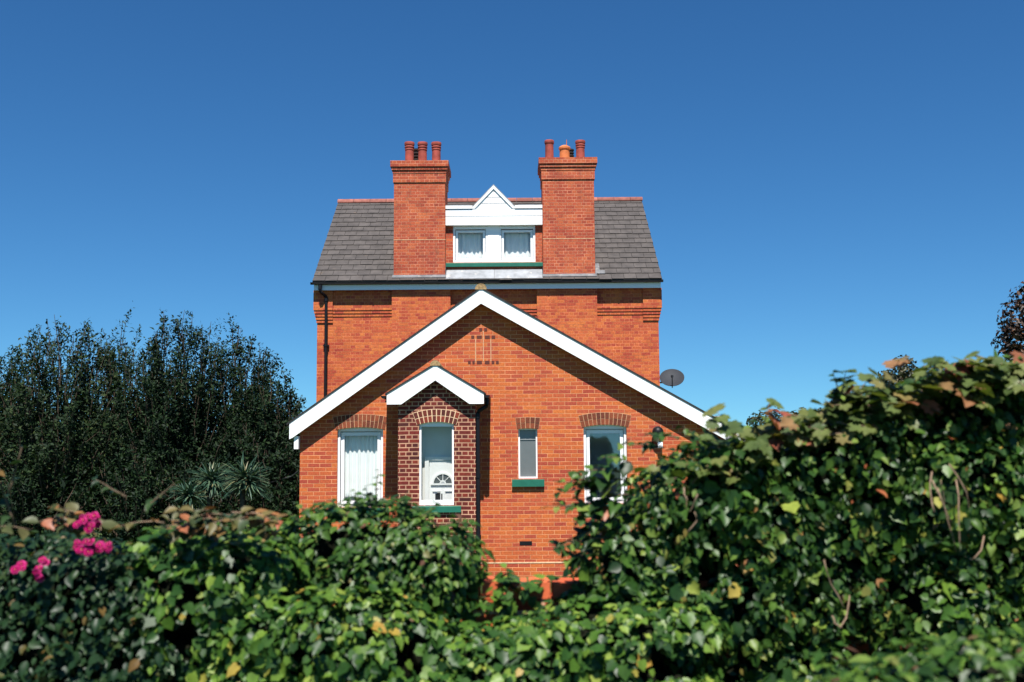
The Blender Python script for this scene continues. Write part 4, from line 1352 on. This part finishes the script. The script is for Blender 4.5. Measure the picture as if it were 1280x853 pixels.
# --- big hedge on the right
hedge = thing('hedge', 'tall dense green hedge rising on the right in front of the house', 'hedge', (at(1020, 700, 5.3)[0], 5.3, GZ))
HP = [(790, 640), (806, 612), (826, 596), (850, 570), (900, 543), (950, 528), (1000, 520), (1050, 506), (1100, 490), (1150, 476), (1200, 457), (1300, 447), (1420, 440)]
B = blobs_from_profile(HP, 5.2, GZ, 0.27, 0.2, rows=2, depth=.4, jit=.09)
L = Leaves()
blob_leaves(L, B, 2600, 0.038, inset=0.24, up=0.45, wild=1.1, zmin=0.8)
for k in range(190):
    b_ = B[random.randrange(len(B))]
    d = Vector((random.gauss(0, .7), -abs(random.gauss(.4, 1)), random.gauss(-.1, .35))).normalized()
    spray(L, None, Vector(b_[:3]) + d * b_[3] * .85, d + Vector((0, 0, .05)), random.uniform(.1, .22), 8, .07, droop=.6)
for (px, py, dx, dz, ln, n, s_) in ((770, 600, -1, .25, .2, 9, .10), (765, 612, -1, .05, .26, 9, .10), (770, 640, -1, .3, .25, 8, .09), (765, 660, -1, -.1, .27, 8, .09), (760, 680, -1, .15, .24, 9, .08),
                                    (755, 690, -1, -.2, .2, 8, .08), (775, 590, -.8, .4, .2, 9, .09), (790, 580, -.8, .5, .16, 9, .08), (830, 560, -.9, .3, .2, 9, .08), (850, 548, -.9, .3, .18, 9, .08), (745, 705, -.8, .4, .16, 8, .07),
                                    (1052, 505, -.1, 1, .15, 9, .07), (880, 552, -.6, .5, .12, 8, .07), (785, 618, -1, .1, .25, 9, .10), (775, 625, -1, -.15, .22, 9, .10), (770, 605, -1, .12, .27, 9, .11), (775, 650, -1, .1, .2, 9, .09),
                                    (780, 600, -1, .3, .22, 9, .10), (765, 630, -1, .1, .3, 8, .10), (770, 672, -1, .0, .3, 8, .09)):
    spray(L, (hedge, M['twig']), surf_point(px, py, 5.0), (dx, -.15, dz), ln, n, s_, droop=.3, r=.005)
L.build('foliage', OVATE, M['hedge'], hedge)
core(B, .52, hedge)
twigs(hedge, [(1165, 590, 1168, 640), (1172, 610, 1195, 690), (1180, 640, 1176, 600), (1195, 600, 1200, 690), (1186, 580, 1215, 650), (1165, 600, 1190, 655), (1030, 700, 1055, 760), (1062, 745, 1050, 785), (1040, 770, 1052, 785),
            (860, 665, 868, 640), (855, 610, 860, 640), (872, 618, 862, 640), (1230, 670, 1215, 700)], .0035, 4.80)
LI = Leaves()
blob_leaves(LI, B[::2], 420, 0.048, inset=0.05, up=.4, wild=.7, zmin=.8)
LI.build('ivy_leaves', LOBED, M['ivy'], hedge)

# --- grape vine along the hedge top
vine = thing('grape_vine', 'vine with large olive and reddish leaves trailing over the tall right hedge', 'vine', (at(1150, 480, 5.1)[0], 5.1, GZ))
L = Leaves()
for k in range(150):
    px = random.uniform(860, 1300)
    py = float(np.interp(px, [a for a, b in HP], [b for a, b in HP]))
    dens = np.interp(px, [860, 1050, 1300], [.45, .9, 1])
    if random.random() > dens:
        continue
    p = surf_point(px, py + random.uniform(2, 34) + (12 if px < 980 else 0), 5.1 + random.uniform(-.15, .1))
    spray(L, (vine, M['cane']), p, (random.gauss(0, .9), random.gauss(-.3, .4), random.uniform(-.1, .45)), random.uniform(.1, .22), 4, .10, droop=.5, r=.004, spread=.7)
for (px, py, dx, dz, ln) in ((905, 540, -.3, .8, .1), (955, 530, .3, .9, .1), (1052, 494, .1, 1, .11), (1195, 460, -.8, .4, .08)):
    spray(L, (vine, M['cane']), surf_point(px, py, 5.0), (dx, -.1, dz), ln, 4, .11, droop=.3)
L.build('foliage', GRAPE, M['vine'], vine)
# vine stem down to the ground
MB().tube([(vine.location.x, 5.35, GZ), (vine.location.x + .03, 5.3, 1.4), (vine.location.x - .02, 5.2, 2.3), (vine.location.x + .1, 5.1, 2.62)], [.025, .02, .016, .01], 7).build('vine_trunk', M['bark'], vine, True)

# --- nearest shrub, bottom right corner
near = thing('low_shrub', 'out of focus low green shrub nearest the viewer at bottom right', 'shrub', (at(1200, 850, 3.4)[0], 3.4, GZ))
B = blobs_from_profile([(960, 880), (1060, 840), (1150, 812), (1230, 790), (1330, 776)], 3.3, GZ, 0.2, 0.17, rows=2, depth=.28, jit=.06)
L = Leaves()
blob_leaves(L, B, 1300, 0.042, inset=0.1, up=0.7, zmin=.6)
for k in range(45):
    b_ = B[random.randrange(len(B))]
    d = Vector((random.gauss(0, .7), -abs(random.gauss(.4, .7)), random.gauss(0, .4))).normalized()
    spray(L, None, Vector(b_[:3]) + d * b_[3] * .85, d + Vector((0, 0, .3)), random.uniform(.08, .18), 8, .055, droop=.5)
L.build('foliage', OVATE, M['ivy_pale'], near)
core(B, .52, near)


# --- trees left of the house
def wand_tree(name, label, cat, X, Y, rx, H, wands, leaves, size, mat, group=None, ry=None, shape=.45, low=.12, base=0.0, spread=.42):
    root = thing(name, label, cat, (X, Y, base), group)
    ry = ry or rx
    tr, L = MB(), Leaves()
    tr.tube([(X, Y, base - .1), (X + .03, Y, base + .5), (X - .02, Y, base + H * .28)], [.16, .12, .09], 8)
    for w in range(wands):
        t_ = random.uniform(0, 2 * math.pi); q = math.sqrt(random.uniform(0, 1))
        ex_, ey_ = rx * q * math.cos(t_), ry * q * math.sin(t_)
        ht = H * (1 - (shape + .1) * q ** 2) * random.uniform(.88, 1.0)
        if random.random() < .35:
            ht *= random.uniform(.45, .8)
        p0 = Vector((X + ex_ * .12, Y + ey_ * .12, base + H * random.uniform(.05, .25)))
        p2 = Vector((X + ex_, Y + ey_, base + ht))
        p1 = Vector((X + ex_ * .66, Y + ey_ * .66, base + ht * .55))
        pts = [p0.lerp(p1, u).lerp(p1.lerp(p2, u), u) for u in [k / 7 for k in range(8)]]
        pts = [p + Vector((random.gauss(0, .03),) * 2 + (0,)) * i / 4 for i, p in enumerate(pts)]
        tr.tube(pts, [.035 * (1 - .88 * k / 7) for k in range(8)], 5, cap=False)
        n = leaves
        u = rng.uniform(low, 1, n) ** .8
        A = np.array(pts)
        f_ = u * 7; i0 = np.clip(f_.astype(int), 0, 6); fr_ = (f_ - i0)[:, None]
        P = A[i0] * (1 - fr_) + A[i0 + 1] * fr_
        # side twigs: leaves gather in tufts
        nt_ = 11
        tuft_d = rng.normal(0, 1, (nt_, 3)); tu = (u * nt_).astype(int) % nt_
        P = P + tuft_d[tu] * (spread * (1.36 - u))[:, None] * rng.uniform(.1, 1, (n, 1)) + rng.normal(0, .035, (n, 3))
        out = P - np.array((X, Y, base + H * .4)); out /= np.linalg.norm(out, axis=1, keepdims=True) + 1e-6
        L.add(P, out * .5 + rand_dir(n) + np.array((0, -.2, .4)), np.array((0, 0, .5)) + out * .4 + rand_dir(n) * .8, size * np.exp(rng.normal(0, .25, n)))
    tr.build('trunk', M['bark'], root, True)
    L.build('crown', LANCE, mat, root)
    return root


GT = 'trees left of the house'
def tx(px, Y): return at(px, 500, Y)[0]
def th_(px, py, Y): return at(px, py, Y)[1]
wand_tree('evergreen_tree', 'tallest dark evergreen tree with upright shoots left of the house', 'tree', tx(222, 24), 24, 1.75, th_(222, 372, 24), 150, 360, .078, M['tree_a'], GT, shape=.40)
wand_tree('willow_tree', 'loose topped grey green tree at the left edge of the picture', 'tree', tx(75, 23.5), 23.5, 1.75, th_(75, 386, 23.5), 150, 350, .078, M['tree_b'], GT, shape=.34)
wand_tree('evergreen_tree', 'dark evergreen tree between the tallest tree and the house', 'tree', tx(298, 24.6), 24.6, 1.5, th_(298, 398, 24.6), 140, 350, .078, M['tree_a'], GT, shape=.42)
wand_tree('evergreen_tree', 'lower dark evergreen leaning against the left gable of the house', 'tree', tx(345, 23.6), 23.6, 1.0, th_(340, 452, 23.6), 110, 350, .078, M['tree_a'], GT, shape=.35)
wand_tree('willow_tree', 'grey green tree between the tallest evergreen and the left edge tree', 'tree', tx(150, 25.2), 25.2, 1.7, th_(148, 400, 25.2), 140, 350, .078, M['tree_b'], GT, shape=.4)
wand_tree('willow_tree', 'grey green tree cut by the left border of the picture', 'tree', tx(-22, 24.6), 24.6, 1.5, th_(0, 408, 24.6), 130, 350, .078, M['tree_b'], GT, shape=.35)
for (px, h, lab) in ((60, 560, 'dark low bush under the tree at the left edge'), (180, 545, 'dark low bush under the tallest evergreen'), (255, 555, 'dark low bush behind the spiky cordylines'), (340, 545, 'dark low bush beside the left wall of the house')):
    wand_tree('dark_bush', lab, 'bush', tx(px, 22.6), 22.6, 1.15, th_(px, h, 22.6), 60, 170, .085, M['tree_a'], 'low bushes under the trees', shape=.25, low=.02, spread=.25)


def cordyline(label, px, py, Y, n, ln):
    x, z = at(px, py, Y)
    root = thing('cordyline', label, 'cordyline', (x, Y, 0), 'spiky cordylines before the trees')
    MB().tube([(x, Y, -.1), (x + .02, Y, z * .6), (x, Y, z)], [.07, .055, .05], 8).build('trunk', M['bark'], root, True)
    m = MB()
    heads = [(0, 0, 0), (.13, -.05, -.05)]
    for k in range(n):
        t_ = random.uniform(0, 2 * math.pi)
        el = math.asin(random.uniform(-.55, 1))
        d = Vector((math.cos(t_) * math.cos(el), math.sin(t_) * math.cos(el), math.sin(el)))
        s = d.cross(Vector((0, 0, 1)))
        s = s.normalized() if s.length > .01 else Vector((1, 0, 0))
        hd_ = heads[k % len(heads)]
        p = Vector((x + hd_[0], Y + hd_[1], z + hd_[2] + random.uniform(-.05, .06)))
        l_ = ln * random.uniform(.75, 1.1)
        vs = []
        K_ = 5
        for i in range(K_ + 1):
            wv = .016 * math.sin(math.pi * (0.15 + .85 * i / K_)) + .002
            u_ = s.cross(d)
            vs += [p - s * wv, p + u_ * .004, p + s * wv]
            d = (d + Vector((0, 0, -.09 - .05 * (i > 2)))).normalized()
            p = p + d * l_ / K_
        fs = []
        for i in range(K_):
            a = i * 3
            fs += [(a, a + 1, a + 4, a + 3), (a + 1, a + 2, a + 5, a + 4)]
        m.add(vs, fs)
    m.build('leaf_rosette', M['spiky'], root, True)
    return root


cordyline('larger spiky green cordyline close to the left wall of the house', 303, 600, 20.6, 330, .5)
cordyline('middle spiky green cordyline left of the larger one', 262, 600, 21.0, 230, .46)
cordyline('smallest spiky cordyline at the left end of its row', 232, 618, 20.4, 150, .36)


# --- distant trees right
def ball_tree(name, label, X, Y, blobs, trunk_h, mat, n_per, size, cat='tree', group=None):
    root = thing(name, label, cat, (X, Y, 0), group)
    tr = MB()
    top = max(b[2] for b in blobs)
    tr.tube([(X, Y, -.1), (X, Y, trunk_h * .5), (X, Y, top)], [.22, .17, .06], 8)
    for b in blobs:
        tr.tube([(X, Y, trunk_h * .7), (X + (b[0] - X) * .5, Y + (b[1] - Y) * .5, (trunk_h + b[2]) * .5), b[:3]], [.07, .05, .02], 5, cap=False)
    tr.build('trunk', M['bark'], root, True)
    L = Leaves()
    for b in blobs:
        n = int(n_per * b[3] ** 2)
        d = rand_dir(n)
        P = np.array(b[:3]) + d * (b[3] * rng.uniform(.35, 1.0, n) ** .6)[:, None] * (1 + .25 * np.array([noise.noise(Vector(q * 2.6) + Vector(b[:3])) for q in d]))[:, None]
        L.add(P, d + rand_dir(n) * .8 + np.array((0, 0, .3)), rand_dir(n), size * np.exp(rng.normal(0, .25, n)))
    L.build('crown', TINY, mat, root)
    return root


def bl_(px, py, Y, rpx):
    x, z = at(px, py, Y)
    return (x, Y + random.uniform(-.4, .4), z, rpx * Y / FPX)


Y = 38
ball_tree('copper_beech', 'tall dark copper leaved tree at the right edge above the hedge', at(1320, 500, Y)[0], Y,
          [bl_(1318, 395, Y, 45), bl_(1280, 400, Y, 27), bl_(1272, 425, Y, 26), bl_(1290, 372, Y, 20), bl_(1340, 350, Y, 40), bl_(1310, 440, Y, 40), bl_(1350, 430, Y, 50), bl_(1380, 390, Y, 45), bl_(1268, 442, Y, 14), bl_(1285, 460, Y, 30)], 3.5, M['copper'], 900, .17)
Y = 32
ball_tree('dark_tree', 'small dark round tree showing just above the right hedge', at(1128, 520, Y)[0], Y,
          [bl_(1128, 470, Y, 25), bl_(1110, 478, Y, 16), bl_(1146, 474, Y, 18), bl_(1130, 455, Y, 11), bl_(1165, 480, Y, 18), bl_(1190, 470, Y, 14), bl_(1120, 500, Y, 30), bl_(1155, 505, Y, 32), bl_(1185, 500, Y, 26), bl_(1135, 530, Y, 36), bl_(1175, 535, Y, 34)], 2.2, M['far_leaf'], 1300, .13)
Y = 30
ball_tree('far_bush', 'low dark bush beyond the hedge right of the long white bargeboard', at(960, 540, Y)[0], Y,
          [bl_(945, 536, Y, 20), bl_(965, 532, Y, 22), bl_(985, 534, Y, 20), bl_(1005, 526, Y, 17)], 0.8, M['far_leaf'], 1300, .12, cat='bush')
Y = 34
ball_tree('far_bush', 'low bush beyond the hedge below the dark round tree', at(1030, 540, Y)[0], Y,
          [bl_(1025, 530, Y, 20), bl_(1050, 524, Y, 20), bl_(1075, 518, Y, 20)], 0.9, M['far_leaf'], 1300, .12, cat='bush')

# ================================================================= LIGHT, SKY, CAMERA
SUN_EL = 62.0
w = bpy.data.worlds.new('World')
S.world = w
w.use_nodes = True
nt = w.node_tree
bg = nt.nodes['Background']
sky = nt.nodes.new('ShaderNodeTexSky')
sky.sky_type = 'NISHITA'
sky.sun_disc = False
sky.sun_elevation = math.radians(SUN_EL)
sky.sun_rotation = math.radians(178)
sky.altitude = 0
sky.air_density = 1.0
sky.dust_density = 0.0
sky.ozone_density = 2.0
hs = nt.nodes.new('ShaderNodeHueSaturation')
hs.inputs['Saturation'].default_value = 1.15
tcw = nt.nodes.new('ShaderNodeTexCoord')
va = nt.nodes.new('ShaderNodeVectorMath')
va.operation = 'ADD'
va.inputs[1].default_value = (0, 0, 0.065)
vn = nt.nodes.new('ShaderNodeVectorMath')
vn.operation = 'NORMALIZE'
nt.links.new(tcw.outputs['Generated'], va.inputs[0])
nt.links.new(va.outputs[0], vn.inputs[0])
nt.links.new(vn.outputs[0], sky.inputs[0])
nt.links.new(sky.outputs[0], hs.inputs['Color'])
tint = nt.nodes.new('ShaderNodeMix')
tint.data_type = 'RGBA'
tint.blend_type = 'MULTIPLY'
tint.inputs[0].default_value = 1
tint.inputs[7].default_value = (0.058, 0.090, 0.103, 1)
nt.links.new(hs.outputs[0], tint.inputs[6])
gam = nt.nodes.new('ShaderNodeGamma')
gam.inputs['Gamma'].default_value = 1.18
nt.links.new(tint.outputs[2], gam.inputs['Color'])
gain = nt.nodes.new('ShaderNodeMix')
gain.data_type = 'RGBA'
gain.blend_type = 'MULTIPLY'
gain.inputs[0].default_value = 1
gain.inputs[7].default_value = (11.4, 11.4, 11.4, 1)
nt.links.new(gam.outputs[0], gain.inputs[6])
nt.links.new(gain.outputs[2], bg.inputs[0])
bg.inputs[1].default_value = 0.053
sd = bpy.data.lights.new('sun', 'SUN')
sd.energy = 4.5
sd.angle = math.radians(0.53)
sd.color = (1.0, 0.96, 0.90)
so = bpy.data.objects.new('sun', sd)
so.rotation_euler = (math.radians(90 - SUN_EL), 0, math.radians(2))
so.location = (0, -20, 40)
COL.objects.link(so)

cd = bpy.data.cameras.new('camera')
cd.lens = FPX / 1280 * 36
cd.sensor_width = 36
cd.clip_end = 3000
cd.dof.use_dof = True
cd.dof.focus_distance = 22.0
cd.dof.aperture_fstop = 2.3
co_ = bpy.data.objects.new('camera', cd)
mt = Matrix((RIGHT, UP, -_f)).transposed().to_4x4()
mt.translation = (0, 0, CZ)
co_.matrix_world = mt
COL.objects.link(co_)
S.camera = co_
S.view_settings.view_transform = 'Standard'
S.view_settings.look = 'None'
S.view_settings.exposure = 1.1
S.view_settings.gamma = 1
S.cycles.max_bounces = 8
S.cycles.transparent_max_bounces = 12
